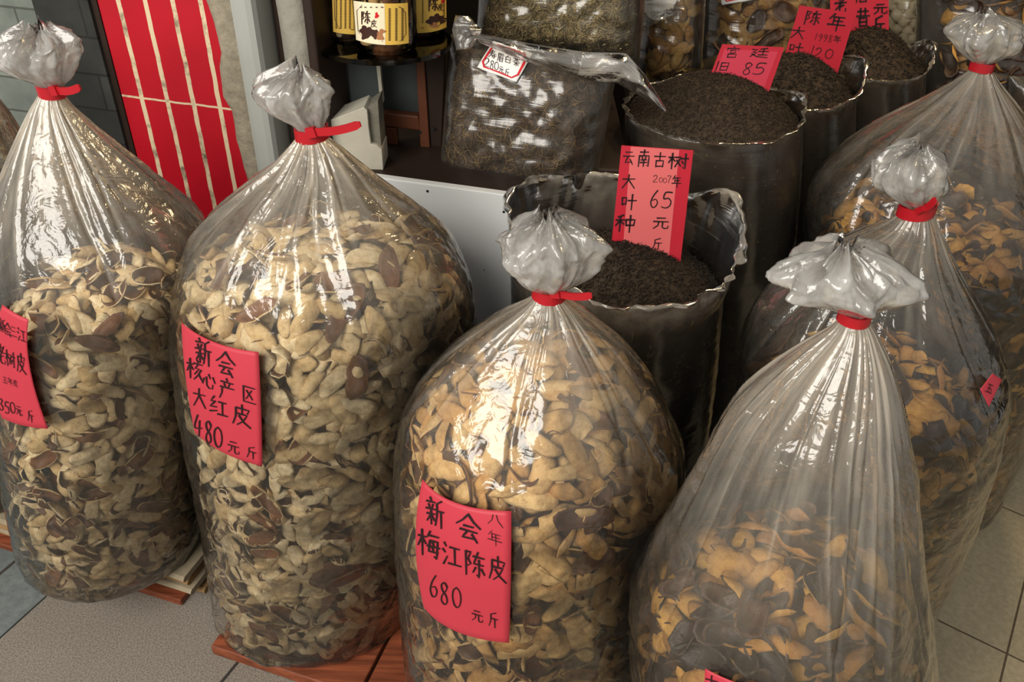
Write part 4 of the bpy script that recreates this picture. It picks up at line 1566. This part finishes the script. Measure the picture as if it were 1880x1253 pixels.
def sealed_bag(name, film_c, fill_c, Y, thick, nrm, label, cat, seed, m_='film_dark'):
    V, F, UV, BU, P, nn = pillow(film_c, Y, thick, nrm, 0.0, seed=seed, rough=0.0035, nu=90, nv=90)
    base = (Vector(V[-1]) + Vector(V[90 * 91])) / 2
    root = empty(name, base, label, cat)
    fo = film_object('film', V, F, UV, BU, M[m_], root)
    V2, F2, UV2, BU2, P2_, n2 = pillow(fill_c, Y, thick - 0.014, nrm, 0.0, seed=seed, rough=0.004, nu=40, nv=40)
    return root, BVHTree.FromPolygons([tuple(p) for p in V], F), V2, F2, P2_


rg = random.Random(99)
# brown leaf tea with the octagonal 280 label
root, bv, V2, F2, P_ = sealed_bag('tea_bag', [(828, 62), (1138, 104), (1086, 380), (806, 344)], [(836, 84), (1124, 134), (1082, 374), (812, 338)], 1.40, 0.13, (-0.16, -1, 0.22),
                                  'sealed clear bag of brown leaf tea with a white octagonal 280 label', 'bag', 4)
mg = Merge()
mg.add(V2, F2, 0)
sliver_cloud(mg, pillow_points(P_, 2600, rg), rg, 0.015, 0.07, [0, 0, 1, 2], 0.25)
sliver_cloud(mg, pillow_points(P_, 750, rg, off=0.002), rg, 0.018, 0.035, [3, 3, 2], 0.15)
tag(mg.done('tea_heap', [M['tea_brown'], M['tea'], M['tea_dark'], M['tea_stem']]), 'brown twiggy leaf tea inside the bag with the octagonal 280 label', 'tea', kind='stuff')
pch = coons((906, 79), (978, 101), (949, 152), (877, 125))
lab = price_label(root, bv, pch, [('明', 922, 92, 12, 10, .7), ('前', 938, 97, 12, 10, .7), ('寿', 905, 103, 15, 16), ('眉', 920, 109, 14, 16), ('白', 933, 112, 13, 14), ('茶', 948, 117, 14, 16), ('2', 896, 117, 9, 16, 1.1), ('8', 904, 121, 9, 15, 1.1), ('0', 912, 123, 9, 14, 1.1), ('元', 921, 129, 11, 12), ('斤', 932, 133, 10, 13)],
                  'white_paper', slope=(0.33, -0.1), off=0.004)
fm3 = surface_map(bv, 0.0055)
v, f = write([('border', 0.5, 0.5, 0.94, 0.90)], lambda x, y: fm3(*pch(x, y)), 0.055)
sub('red_border', v, f, M['ink_red'], lab)
# its folded upper edge: a knotted corner and a long tongue of film
def film_strip(name, pts_l, pts_r, Y0, Y1, root_, milk=0.5, seed=0, n=26, k=12):
    """strip of doubled film between two pixel polylines, its depth running from Y0 to Y1"""
    V, UV = [], []
    for i in range(n + 1):
        t = i / n
        def on(pl):
            s = t * (len(pl) - 1)
            a = min(int(s), len(pl) - 2)
            return (pl[a][0] + (pl[a + 1][0] - pl[a][0]) * (s - a), pl[a][1] + (pl[a + 1][1] - pl[a][1]) * (s - a))
        L, R_ = on(pts_l), on(pts_r)
        for j in range(k + 1):
            u = j / k
            x, y = L[0] + (R_[0] - L[0]) * u, L[1] + (R_[1] - L[1]) * u
            yy = Y0 + (Y1 - Y0) * t + 0.012 * math.sin(u * math.pi) * -1 + 0.008 * noise.noise(Vector((u * 3, t * 5, seed)))
            V.append(tuple(at_y(x, y, yy)))
            UV.append((u * 0.4, t))
    nb = len(V)
    V2 = [tuple(Vector(p) + Vector((0, 0.004, 0.001))) for p in V]
    F = [(i * (k + 1) + j, (i + 1) * (k + 1) + j, (i + 1) * (k + 1) + j + 1, i * (k + 1) + j + 1) for i in range(n) for j in range(k)]
    FB = [tuple(nb + q for q in reversed(f_)) for f_ in F]
    return film_object(name, np.array(V + V2), F + FB, np.array(UV + UV), np.full(2 * nb, milk), M['tuft'], root_)


film_strip('folded_corner', [(836, 30), (830, 55), (838, 92)], [(862, 33), (884, 58), (866, 88)], 1.375, 1.36, root, 0.18, 1)
film_strip('film_tongue', [(1070, 98), (1150, 100), (1185, 140), (1224, 203)], [(1060, 146), (1132, 152), (1168, 172), (1220, 206)], 1.335, 1.32, root, 0.34, 2)
film_strip('folded_edge', [(870, 62), (960, 80), (1072, 98)], [(880, 78), (960, 112), (1062, 146)], 1.345, 1.335, root, 0.12, 3)

# pale bud tea above it
root, bv, V2, F2, P_ = sealed_bag('tea_bag', [(888, -150), (1196, -110), (1172, 128), (872, 96)], [(894, -140), (1180, -104), (1160, 118), (880, 88)], 1.72, 0.15, (-0.1, -1, 0.2),
                                  'sealed clear bag of pale bud tea standing behind the octagonal 280 label bag', 'bag', 9)
mg = Merge()
mg.add(V2, F2, 1)
sliver_cloud(mg, pillow_points(P_, 2800, rg, vlo=-0.1), rg, 0.030, 0.07, [0, 0, 0, 1], 0.3)
tag(mg.done('tea_heap', [M['tea_pale'], M['tea_olive']]), 'pale greenish bud tea inside the bag behind the 280 label bag', 'tea', kind='stuff')


def peel_bag(film_c, fill_c, Y, thick, nrm, key, size, label, heap_label, seed, step=0.034, dark=0.3):
    root_, bv_, V2_, F2_, P__ = sealed_bag('peel_bag', film_c, fill_c, Y, thick, nrm, label, 'bag', seed)
    mg_ = Merge()
    c0 = V2_.mean(axis=0)
    mg_.add((V2_ - c0) * np.array([0.93, 0.62, 0.93]) + c0 + np.array([0, 0.012, 0]), F2_, 1)
    r_ = random.Random(seed)
    wid = np.linalg.norm(V2_[40] - V2_[0])
    hgt = np.linalg.norm(V2_[40 * 41] - V2_[0])
    for lay in range(2):
        for j in range(max(2, int(hgt / step))):
            for i in range(max(2, int(wid / step))):
                u = -0.93 + 1.86 * (i + r_.uniform(0.1, 0.9)) / max(2, int(wid / step))
                v_ = -0.93 + 1.86 * (j + r_.uniform(0.1, 0.9)) / max(2, int(hgt / step))
                p = P__(u, v_, 1)
                a = P__(u + 0.03, v_, 1) - P__(u - 0.03, v_, 1)
                b = P__(u, v_ + 0.03, 1) - P__(u, v_ - 0.03, 1)
                n_ = b.cross(a).normalized()
                if n_.dot(EYE - p) < 0:
                    n_ = -n_
                m_ = peel_frame(p, n_, r_, 0.4, r_.random() < dark)
                vv, ff, mi = PEELS[r_.randrange(len(PEELS))]
                mg_.add(vv @ (np.array(m_) * size * r_.uniform(0.8, 1.2)).T + np.array(p - n_ * (0.008 + 0.018 * lay)), ff, gold_rim(mi))
    tag(mg_.done('peel_heap', [M[key + '_pith'], M[key + '_rind']]), heap_label, 'dried peel', kind='stuff')
    return root_, bv_


r1, b1 = peel_bag([(1176, -90), (1300, -90), (1286, 168), (1160, 160)], [(1180, -80), (1296, -80), (1282, 160), (1166, 154)], 2.0, 0.16, (-0.1, -1, 0.2), 'dim', 1.0,
                  'clear bag of peel with a white paper label, right of the pale bud tea', 'golden peel inside the labelled bag right of the pale bud tea', 21, 0.034, 0.1)
pch = coons((1182, 2), (1246, -4), (1230, 24), (1184, 18), bot=(1205, 38))
lab = price_label(r1, b1, pch, [('元', 1210, 25, 10, 10), ('斤', 1222, 22, 9, 10), ('0', 1201, 26, 7, 9)], 'white_paper', slope=(-0.25, 0), off=0.004)
film_strip('folded_edge', [(1168, -6), (1172, 30), (1178, 54)], [(1262, 14), (1250, 22), (1240, 30)], 1.90, 1.90, r1, 0.05, 5)
r2, b2 = peel_bag([(1296, -110), (1530, -110), (1540, 170), (1286, 165)], [(1300, -100), (1526, -100), (1534, 162), (1290, 158)], 2.32, 0.2, (0, -1, 0.2), 'dim', 1.3,
                  'clear bag of peel behind the red cards 85 and 120', 'brown peel inside the bag behind the 85 and 120 cards', 33, 0.038, 0.15)
pch = coons((1322, -40), (1384, -44), (1382, 0), (1326, 9))
lab = price_label(r2, b2, pch, [], 'white_paper', slope=(-0.15, 0), off=0.004)
fm3 = surface_map(b2, 0.0055)
v, f = write([('border', 0.5, 0.5, 0.9, 0.86)], lambda x, y: fm3(*pch(x, y)), 0.055)
sub('red_border', v, f, M['ink_red'], lab)
peel_bag([(1694, -120), (1990, -120), (1980, 300), (1690, 280)], [(1698, -110), (1980, -110), (1970, 290), (1696, 272)], 2.2, 0.26, (0.05, -1, 0.25), 'gold', 1.35,
         'clear bag of dark peel behind the largest tied bag', 'dark golden peel inside the bag behind the largest tied bag', 35, 0.042, 0.6)
peel_bag([(1852, 140), (2090, 140), (2066, 792), (1850, 786)], [(1860, 250), (2080, 250), (2060, 786), (1856, 780)], 1.62, 0.24, (0.1, -1, 0.1), 'gold', 1.1,
         'clear bag of dark peel standing on the beige tiles right of the largest bag', 'dark peel inside the bag right of the largest bag', 39, 0.038, 0.5)

# clear bag of pale bulbs
root, bv, V2, F2, P_ = sealed_bag('bulb_bag', [(1604, -110), (1786, -110), (1772, 128), (1598, 122)], [(1608, -100), (1782, -100), (1768, 122), (1604, 116)], 2.42, 0.2, (0, -1, 0.2),
                                  'clear bag of small pale bulbs behind the rearmost red card', 'bag', 14)
me = bpy.data.meshes.new('dried_bulb')
bv_, bf_ = [], []
prof = [(0, -0.014), (0.007, -0.0135), (0.0135, -0.009), (0.0165, -0.001), (0.0145, 0.006), (0.009, 0.0115), (0.004, 0.016), (0.002, 0.023), (0, 0.0235)]
for (r, z) in prof:
    for j in range(14):
        a_ = 2 * math.pi * j / 14
        k = 1 + 0.10 * abs(math.cos(3 * a_)) * (r > 0.005)
        bv_.append((r * k * math.cos(a_), r * k * math.sin(a_), z))
for i in range(len(prof) - 1):
    for j in range(14):
        bf_.append((i * 14 + j, i * 14 + (j + 1) % 14, (i + 1) * 14 + (j + 1) % 14, (i + 1) * 14 + j))
me.from_pydata(bv_, [], bf_)
me.materials.append(M['bulb'])
me.polygons.foreach_set('use_smooth', np.full(len(bf_), True))
for row in range(9):
    for col in range(8):
        u = -0.86 + 1.72 * (col + 0.5 * (row % 2) + rg.uniform(-.15, .15)) / 8
        v_ = -0.30 + 1.2 * (row + rg.uniform(-.15, .15)) / 9
        if abs(u) > 0.9 or v_ > 0.9:
            continue
        p = P_(u, v_, 1)
        x, y = pix(p)
        if y < -8 or x < 1625:
            continue
        n_ = (EYE - p).normalized()
        o = bpy.data.objects.new('dried_bulb', me)
        C.objects.link(o)
        o.matrix_world = Matrix.Translation(p - n_ * 0.020) @ Vector((rg.gauss(0, 1), rg.gauss(-0.6, .6), rg.gauss(0.4, .8))).to_track_quat('Z', 'Y').to_matrix().to_4x4() @ Matrix.Scale(rg.uniform(0.9, 1.15), 4)
        tag(o, 'small pale dried bulb in the clear bag behind the rearmost red card', 'bulb', 'bulbs in the clear bag')
mg = Merge()
c0 = V2.mean(axis=0)
mg.add((V2 - c0) * np.array([0.9, 0.72, 0.9]) + c0 + np.array([0, 0.01, 0]), F2, 0)
tag(mg.done('bulb_heap', [M['tea_olive']]), 'bulbs deeper inside the clear bulb bag, seen only as a mass', 'bulbs', kind='stuff')

# ------------------------------------------------------------------ furniture and odds and ends behind the tied bags
def prism(corners, Y, d, bulge=0):
    q = [at_y(x, y, Y) for x, y in corners]
    b = [p + Vector((0.0, d, 0)) for p in q]
    mb_ = MB()
    k = len(q)
    mb_.add(q + b, [tuple(reversed(range(k))), tuple(range(k, 2 * k))] + [(i, (i + 1) % k, k + (i + 1) % k, k + i) for i in range(k)])
    return mb_


Z0 = on_wall(870, 350).z
sl, sr = wall_s(586, 300), wall_s(950, 378)
t = empty('white_cabinet', wall_pt((sl + sr) / 2, 0, -0.2), 'low cabinet with a plain white front panel behind the tied bags', 'cabinet')
build('front_panel', wall_box(sr, sl, 0.0, Z0, -0.016, 0.0), M['white_board'], t, bevel=0.002)
build('body', wall_box(sr + 0.004, sl - 0.004, 0.0, Z0 - 0.003, -0.42, -0.0165), M['wood_dark'], t)
for (x, y) in ((785, 351), (925, 389), (889, 496)):
    p = on_wall(x, y, 0.0)
    mb = MB()
    k = 10
    rad_ = 0.0022 if y < 450 else 0.001
    vs = [p + (WDIR * math.cos(2 * math.pi * i / k) + ZUP * math.sin(2 * math.pi * i / k)) * rad_ for i in range(k)]
    mb.add(vs + [q + WN * 0.0012 for q in vs], [tuple(range(k, 2 * k)), tuple(reversed(range(k)))] + [(i, (i + 1) % k, k + (i + 1) % k, k + i) for i in range(k)])
    build('nail_head', mb, M['nail'], t)
mb = MB()
mb.box8([(0.115, 1.36, 0), (0.2, 1.36, 0), (0.2, 1.9, 0), (0.115, 1.9, 0)], [(0.115, 1.36, Z0), (0.2, 1.36, Z0), (0.2, 1.9, Z0), (0.115, 1.9, Z0)])
tag(build('display_stand', mb, M['wood_dark'], bevel=0.003), 'dark wooden stand under the bags of brown and pale leaf tea', 'stand')
mb = MB()
tz = 0.62
for (a, b) in (((0.30, 1.97), (1.9, 2.75)),):
    mb.box8([(a[0], a[1], tz - 0.03), (b[0], a[1], tz - 0.03), (b[0], b[1], tz - 0.03), (a[0], b[1], tz - 0.03)], [(a[0], a[1], tz), (b[0], a[1], tz), (b[0], b[1], tz), (a[0], b[1], tz)])
tt = empty('display_table', (1.0, 2.4, 0), 'dark table under the rear bags of peel and bulbs', 'table')
mb = MB()
mb.box8([(0.3, 2.24, tz - 0.03), (1.8, 2.24, tz - 0.03), (1.8, 2.85, tz - 0.03), (0.3, 2.85, tz - 0.03)], [(0.3, 2.24, tz), (1.8, 2.24, tz), (1.8, 2.85, tz), (0.3, 2.85, tz)])
build('table_top', mb, M['wood_dark'], tt)
for (x, y) in ((0.34, 2.28), (1.76, 2.28), (0.34, 2.81), (1.76, 2.81)):
    mb = MB()
    mb.box(Vector((x, y, (tz - 0.03) / 2)), Vector((0.025, 0, 0)), Vector((0, 0.025, 0)), Vector((0, 0, (tz - 0.03) / 2)))
    build('leg', mb, M['wood_dark'], tt)

# wooden stand with round glass shelf
YS = 1.44
t = empty('wooden_stand', at_y(760, 332, YS + 0.03), 'dark wooden stand with crossed rails behind the cabinet, under the glass shelf', 'stand')
build('leg', prism([(763, 100), (778, 98), (794, 340), (775, 334)], YS, 0.03), M['wood'], t, bevel=0.002)
build('side_board', prism([(778.5, 98), (818, 92), (808, 336), (794.5, 342)], YS + 0.006, 0.05), M['wood_dark'], t, bevel=0.002)  # the leg's side face as its own prism, shade painted in as near-black
build('rail', prism([(698, 207), (768, 214), (773, 240), (702, 232)], YS + 0.004, 0.022), M['wood'], t, bevel=0.002)
build('leg', prism([(705, 233), (728, 236), (735, 322), (706, 318)], YS + 0.008, 0.02), M['wood'], t, bevel=0.002)
for (x, y) in ((771, 243), (795, 236)):
    p = at_y(x, y, YS - 0.0005)
    mb = MB()
    vs = [p + Vector((math.cos(i * .628), 0, math.sin(i * .628))) * 0.003 for i in range(10)]
    mb.add(vs + [q + Vector((0, -0.001, 0)) for q in vs], [tuple(range(10, 20))] + [(i, (i + 1) % 10, 10 + (i + 1) % 10, 10 + i) for i in range(10)])
    build('screw_head', mb, M['nail'], t)
o = build('slate_panel', prism([(696, 108), (763, 102), (770, 213), (702, 201)], YS + 0.032, 0.012), M['slate_panel'])
tag(o, 'dark grey panel behind the wooden rail, below the right jar', 'panel')
o = build('slate_panel', prism([(583, 92), (692, 116), (699, 184), (618, 210)], YS - 0.02, 0.012), M['slate_panel'])
tag(o, 'dark grey panel under the left jar, above the white plaster block', 'panel')
o = build('plaster_strip', prism([(690, 112), (697, 114), (700, 150), (704, 188), (698, 186), (694, 150)], YS - 0.024, 0.014), M['foam'])
tag(o, 'thin chipped white strip between the two dark panels', 'strip')
o = build('wooden_batten', prism([(608, 128), (618, 128), (625, 218), (611, 224)], YS - 0.03, 0.008), M['wood'])
tag(o, 'thin brown wooden slat beside the chipped concrete post', 'slat')
t = empty('plaster_block', at_y(650, 322, 1.34), 'broken white plaster block behind the red strap of the 480 bag', 'block')
build('block', prism([(586, 228), (630, 212), (668, 197), (674, 203), (677, 235), (681, 264), (692, 268), (701, 275), (703, 300), (704, 322), (590, 312)], 1.335, 0.06), M['foam'], t, bevel=0.0012)
build('mortar_core', prism([(674, 199), (694, 184), (697, 230), (701, 274), (690, 268), (681, 264)], 1.345, 0.05), M['foam_core'], t, bevel=0.001)

ZS = at_y(703, 72, 1.40).z
sc_c = at_y(703, 72, 1.40)
mb = MB()
k = 64
RS = 126 * depth(sc_c) / FPX
vs = [Vector((sc_c.x + RS * math.cos(2 * math.pi * i / k), sc_c.y + RS * math.sin(2 * math.pi * i / k), ZS)) for i in range(k)]
mb.add([p - ZUP * 0.008 for p in vs] + vs, [tuple(range(k, 2 * k)), tuple(reversed(range(k)))] + [(i, (i + 1) % k, k + (i + 1) % k, k + i) for i in range(k)])
tag(build('glass_shelf', mb, M['glass']), 'round dark tinted glass shelf carrying three jars of peel', 'shelf')


def jar(px_c, r, label, hlabel, seed, lab_fn, group=None):
    c_ = at_z(*px_c, ZS)
    h = 0.17
    t_ = empty('peel_jar', c_, label, 'jar')
    prof = [(0.0, 0.003), (r * 0.86, 0.002), (r * 0.97, 0.006), (r, 0.014), (r, h), (r * 0.985, h + 0.004)]
    nphi = 60
    v, f = [], []
    for (q, z) in prof:
        for j in range(nphi):
            a_ = 2 * math.pi * j / nphi
            v.append((c_.x + q * math.cos(a_), c_.y + q * math.sin(a_), ZS + z))
    f = [(i * nphi + j, i * nphi + (j + 1) % nphi, (i + 1) * nphi + (j + 1) % nphi, (i + 1) * nphi + j) for i in range(len(prof) - 1) for j in range(nphi)]
    link('body', v, f, M['jar'], parent=t_)
    lab_fn(t_, BVHTree.FromPolygons([tuple(p) for p in v], f))
    lv, lf = [], []
    for (q, z) in ((r * 1.03, h - 0.002), (r * 1.06, h), (r * 1.06, h + 0.026), (r * 1.0, h + 0.03), (0.001, h + 0.03)):
        for j in range(nphi):
            a_ = 2 * math.pi * j / nphi
            lv.append((c_.x + q * math.cos(a_), c_.y + q * math.sin(a_), ZS + z))
    lf = [(i * nphi + j, i * nphi + (j + 1) % nphi, (i + 1) * nphi + (j + 1) % nphi, (i + 1) * nphi + j) for i in range(4) for j in range(nphi)]
    link('lid', lv, lf, M['tie'], parent=t_)
    mg_ = Merge()
    r_ = random.Random(seed)
    pr = np.array([(ZS + 0.010 + 0.145 * i / 20, c_.x, r - 0.007) for i in range(21)] + [(ZS + 0.158, c_.x, 0.006)])
    cv, cf = heap_core(pr, c_.y, 1.0, 0.02)
    mg_.add(cv, cf, 1)
    for (p, nr) in scatter(pr, c_.y, 1.0, 0.026, 0.006, seed, 2.6):
        if p.z < ZS + 0.014 or math.hypot(p.x - c_.x, p.y - c_.y) > r - 0.008:
            p = Vector((c_.x + (p.x - c_.x) * 0.86, c_.y + (p.y - c_.y) * 0.86, max(p.z, ZS + 0.016)))
        m_ = peel_frame(p, nr, r_, 0.25, r_.random() < 0.1)
        vv, ff, mi = PEELS[r_.randrange(len(PEELS))]
        w_ = vv @ (np.array(m_) * 0.72).T + np.array(p)
        d_ = np.hypot(w_[:, 0] - c_.x, w_[:, 1] - c_.y)
        k_ = np.minimum(1, (r - 0.003) / np.maximum(d_, 1e-6))
        w_[:, 0] = c_.x + (w_[:, 0] - c_.x) * k_
        w_[:, 1] = c_.y + (w_[:, 1] - c_.y) * k_
        w_[:, 2] = np.maximum(w_[:, 2], ZS + 0.006)
        mg_.add(w_, ff, mi)
    tag(mg_.done('peel_heap', [M['tan_pith'], M['tan_rind']]), hlabel, 'dried peel', kind='stuff')


def blob(fm, cx, cy, rx, ry, seed, k=18):
    r_ = random.Random(seed)
    ph0 = r_.uniform(0, 6)
    pts = []
    for i in range(k):
        a_ = 2 * math.pi * i / k
        q = 1 + 0.22 * math.sin(3 * a_ + ph0) + 0.12 * math.sin(5 * a_ + ph0 * 2)
        pts.append(fm(cx + rx * q * math.cos(a_), cy + ry * q * math.sin(a_)))
    return [fm(cx, cy)] + pts, [(0, 1 + i, 1 + (i + 1) % k) for i in range(k)]


G['dash'] = '10,30 90,26/20,70 80,72/50,10 46,90'


def jar_label(patch, cols, chars, seal, motif, half=None):
    def fn(t_, bvh):
        fm = surface_map(bvh, 0.0006)
        def sheet(name, u0, u1, m_, off):
            fm_ = surface_map(bvh, off)
            nu, nv = 20, 12
            g = [fm_(*patch(u0 + (u1 - u0) * i / nu, j / nv)) for j in range(nv + 1) for i in range(nu + 1)]
            g2 = [p - (EYE - p).normalized() * 0.0003 for p in g]
            F = [(j * (nu + 1) + i, (j + 1) * (nu + 1) + i, (j + 1) * (nu + 1) + i + 1, j * (nu + 1) + i + 1) for j in range(nv) for i in range(nu)]
            nb = len(g)
            return g + g2, F + [tuple(nb + q for q in reversed(f_)) for f_ in F]
        v, f = sheet('label', 0, 1, None, 0.0008)
        lab_ = link('label', v, f, M['label_yellow'], parent=t_)
        if half:
            v, f = sheet('label', half[0], half[1], None, 0.0011)
            sub('pale_panel', v, f, M['label_cream'], lab_)
        fm4 = surface_map(bvh, 0.0015)
        v, f = write([('border', 0.5, 0.5, 0.97, 0.94)], lambda x, y: fm4(*patch(x, y)), 0.012)
        v2, f2 = write(chars, fm4, 0.11, (0.04, 0))
        f += [tuple(q + len(v) for q in g) for g in f2]; v += v2
        small = []
        for (x, y0, y1, w_) in cols:
            y = y0
            while y < y1:
                small.append(('dash', x, y, w_, 2.3, 1.0))
                y += 3.0
        v2, f2 = write(small, fm4, 0.24, (0.06, 0))
        f += [tuple(q + len(v) for q in g) for g in f2]; v += v2
        sub('lettering', v, f, M['print_brown'], lab_)
        for (x, y, rx, ry) in seal:
            v, f = blob(fm4, x, y, rx, ry, 1)
            sub('red_seal', v, f, M['ink_red'], lab_)
        for nm, mk, lst in (('peel_picture', 'print_brown', motif[0]), ('peel_picture', 'print_tan', motif[1])):
            v, f = [], []
            for i, (x, y, rx, ry) in enumerate(lst):
                a, b = blob(fm4, x, y, rx, ry, i + 2)
                f += [tuple(q + len(v) for q in g) for g in b]; v += a
            if v:
                sub(nm, v, f, M[mk], lab_)
    return fn


jar((637, 66), 55 * 1.37 / FPX * 0.98, 'clear jar of dried peel at the left of the glass shelf', 'dried peel inside the left jar on the glass shelf', 61,
    jar_label(coons((609, -42), (684, -42), (688, 60), (612, 58), bot=(648, 63)), [(618, -30, 52, 4), (626, -30, 52, 4), (634, -30, 52, 4), (642, -30, 52, 4), (650, -30, 52, 4)], [], [], ([], [])))
jar((768, 58), 55 * 1.37 / FPX * 0.98, 'clear jar of dried peel at the right of the glass shelf', 'dried peel inside the right jar on the glass shelf', 62,
    jar_label(coons((728, -46), (818, -46), (819, 50), (730, 54), bot=(776, 60)), [(776, -40, 44, 3)], [('陈', 794, 8, 18, 26), ('皮', 808, 13, 11, 14)], [(812, 1, 3, 5)], ([(792, 38, 9, 8), (803, 33, 8, 8), (812, 36, 6, 7)], [(797, 46, 7, 5)])))
jar((711, 90), 59 * 1.30 / FPX * 0.98, 'clear jar of dried peel at the front of the glass shelf, cream and yellow label', 'dried peel inside the front jar on the glass shelf', 63,
    jar_label(coons((650, 1), (748, 5), (750, 79), (655, 73), top=(700, 6), bot=(702, 82)), [(715, 16, 74, 5), (727, 16, 74, 5), (738, 16, 74, 5), (664, 13, 15, 5), (672, 13, 15, 5), (682, 13, 15, 5), (692, 13, 15, 5), (702, 13, 15, 5)],
              [('陈', 672, 32, 17, 26), ('皮', 687, 43, 12, 15)], [(692, 28, 3.4, 5.5)], ([(669, 55, 7, 8), (680, 58, 9, 8), (672, 64, 8, 8), (688, 62, 7, 8)], [(697, 66, 8, 8), (702, 57, 6, 4)]), half=(0.0, 0.56)))

# ------------------------------------------------------------------ boards and papers on the ground
def plank(name, p, e1, L, wd, z0, z1, m_, label, cat, group=None, jit=0):
    e1 = Vector((e1.x, e1.y, 0)).normalized()
    e2 = Vector((-e1.y, e1.x, 0))
    lo = [p, p + e1 * L, p + e1 * L + e2 * wd, p + e2 * wd]
    mb_ = MB()
    mb_.box8([(q.x, q.y, z0) for q in lo], [(q.x, q.y, z1) for q in lo])
    return tag(build(name, mb_, m_, bevel=0.003), label, cat, group)


mm, n = mat('red_brown_board')
oc = obj_coord(n)
mp = N(n, 'ShaderNodeMapping'); mp.inputs['Scale'].default_value = (4, 60, 60); mp.inputs['Rotation'].default_value = (0, 0, 0.25)
n.links.new(oc, mp.inputs[0])
gf = noise_n(n, mp.outputs[0], 1.0, 5, 0.6, 0.4)
c = ramp(n, gf, [(0.3, srgb(84, 40, 24)[:3]), (0.7, srgb(150, 80, 50)[:3])])
pbr(n, c, 0.5, bump_n(n, gf, 0.2, 0.003), 0.4)
M['board'] = mm
pa = at_z(391, 1203, 0.0)
pb = at_z(481, 1233, 0.0)
E1 = (pb - pa).normalized()
E2 = Vector((-E1.y, E1.x, 0))
plank('wooden_board', pa, E1, 0.30, 0.32, 0.001, 0.027, M['board'], 'red brown board on the paving under the 480 bag', 'board')
plank('wooden_board', pa + E1 * 0.306 - E2 * 0.07, E1, 0.36, 0.42, 0.001, 0.027, M['board'], 'wider red brown board reaching under the front row bag with the eight year label', 'board')
q0, q1 = at_z(0, 1012, 0.0), at_z(340, 1120, 0.0)
E1p = (q1 - q0).normalized()
E2p = Vector((-E1p.y, E1p.x, 0))
plank('wooden_board', q0 - E1p * 0.35 + E2p * 0.004, E1p, 0.35 + (q1 - q0).length - 0.01, 0.30, 0.001, 0.018, M['board'], 'reddish board on the paving below the pile of old newspapers', 'board')
rg = random.Random(5)
ords = ['lowest', 'second lowest', 'third from the bottom', 'third from the top', 'second from the top', 'topmost']
for i in range(6):
    z0 = 0.0195 + i * 0.0148
    p = q0 - E1p * (0.33 + rg.uniform(-.02, .02)) + E2p * (0.012 + rg.uniform(-0.006, 0.010))
    L = 0.33 + (q1 - q0).length + rg.uniform(-0.03, 0.05)
    a_ = rg.uniform(-0.02, 0.02)
    e1 = (E1p * math.cos(a_) + E2p * math.sin(a_)).normalized()
    e2 = Vector((-e1.y, e1.x, 0))
    vs, fs = [], []
    nx, prof = 26, [(0.30, 0.0), (0.004, 0.0), (0.0, 0.003), (-0.002, 0.007), (0.0, 0.011), (0.004, 0.0138), (0.30, 0.0138)]
    for ix in range(nx + 1):
        for (d, h) in prof:
            wv = 0.0035 * noise.noise(Vector((ix * 0.35, i * 3.1, 0)))
            q = p + e1 * (L * ix / nx) + e2 * (d + wv * (d < 0.1) - 0.0)
            vs.append((q.x, q.y, z0 + h + 0.0010 * noise.noise(Vector((ix * 0.6, i * 5, 2))) * (h > 0.012)))
    k = len(prof)
    for ix in range(nx):
        for j in range(k):
            fs.append((ix * k + j, ix * k + (j + 1) % k, (ix + 1) * k + (j + 1) % k, (ix + 1) * k + j))
    fs += [tuple(range(k)), tuple(reversed(range(nx * k, nx * k + k)))]
    o = link('folded_newspaper', vs, fs, M['newsprint'] if i % 3 else M['cardboard'], smooth=False)
    tag(o, f'folded old newspaper, {ords[i]} in the pile under the 350 bag', 'newspaper')
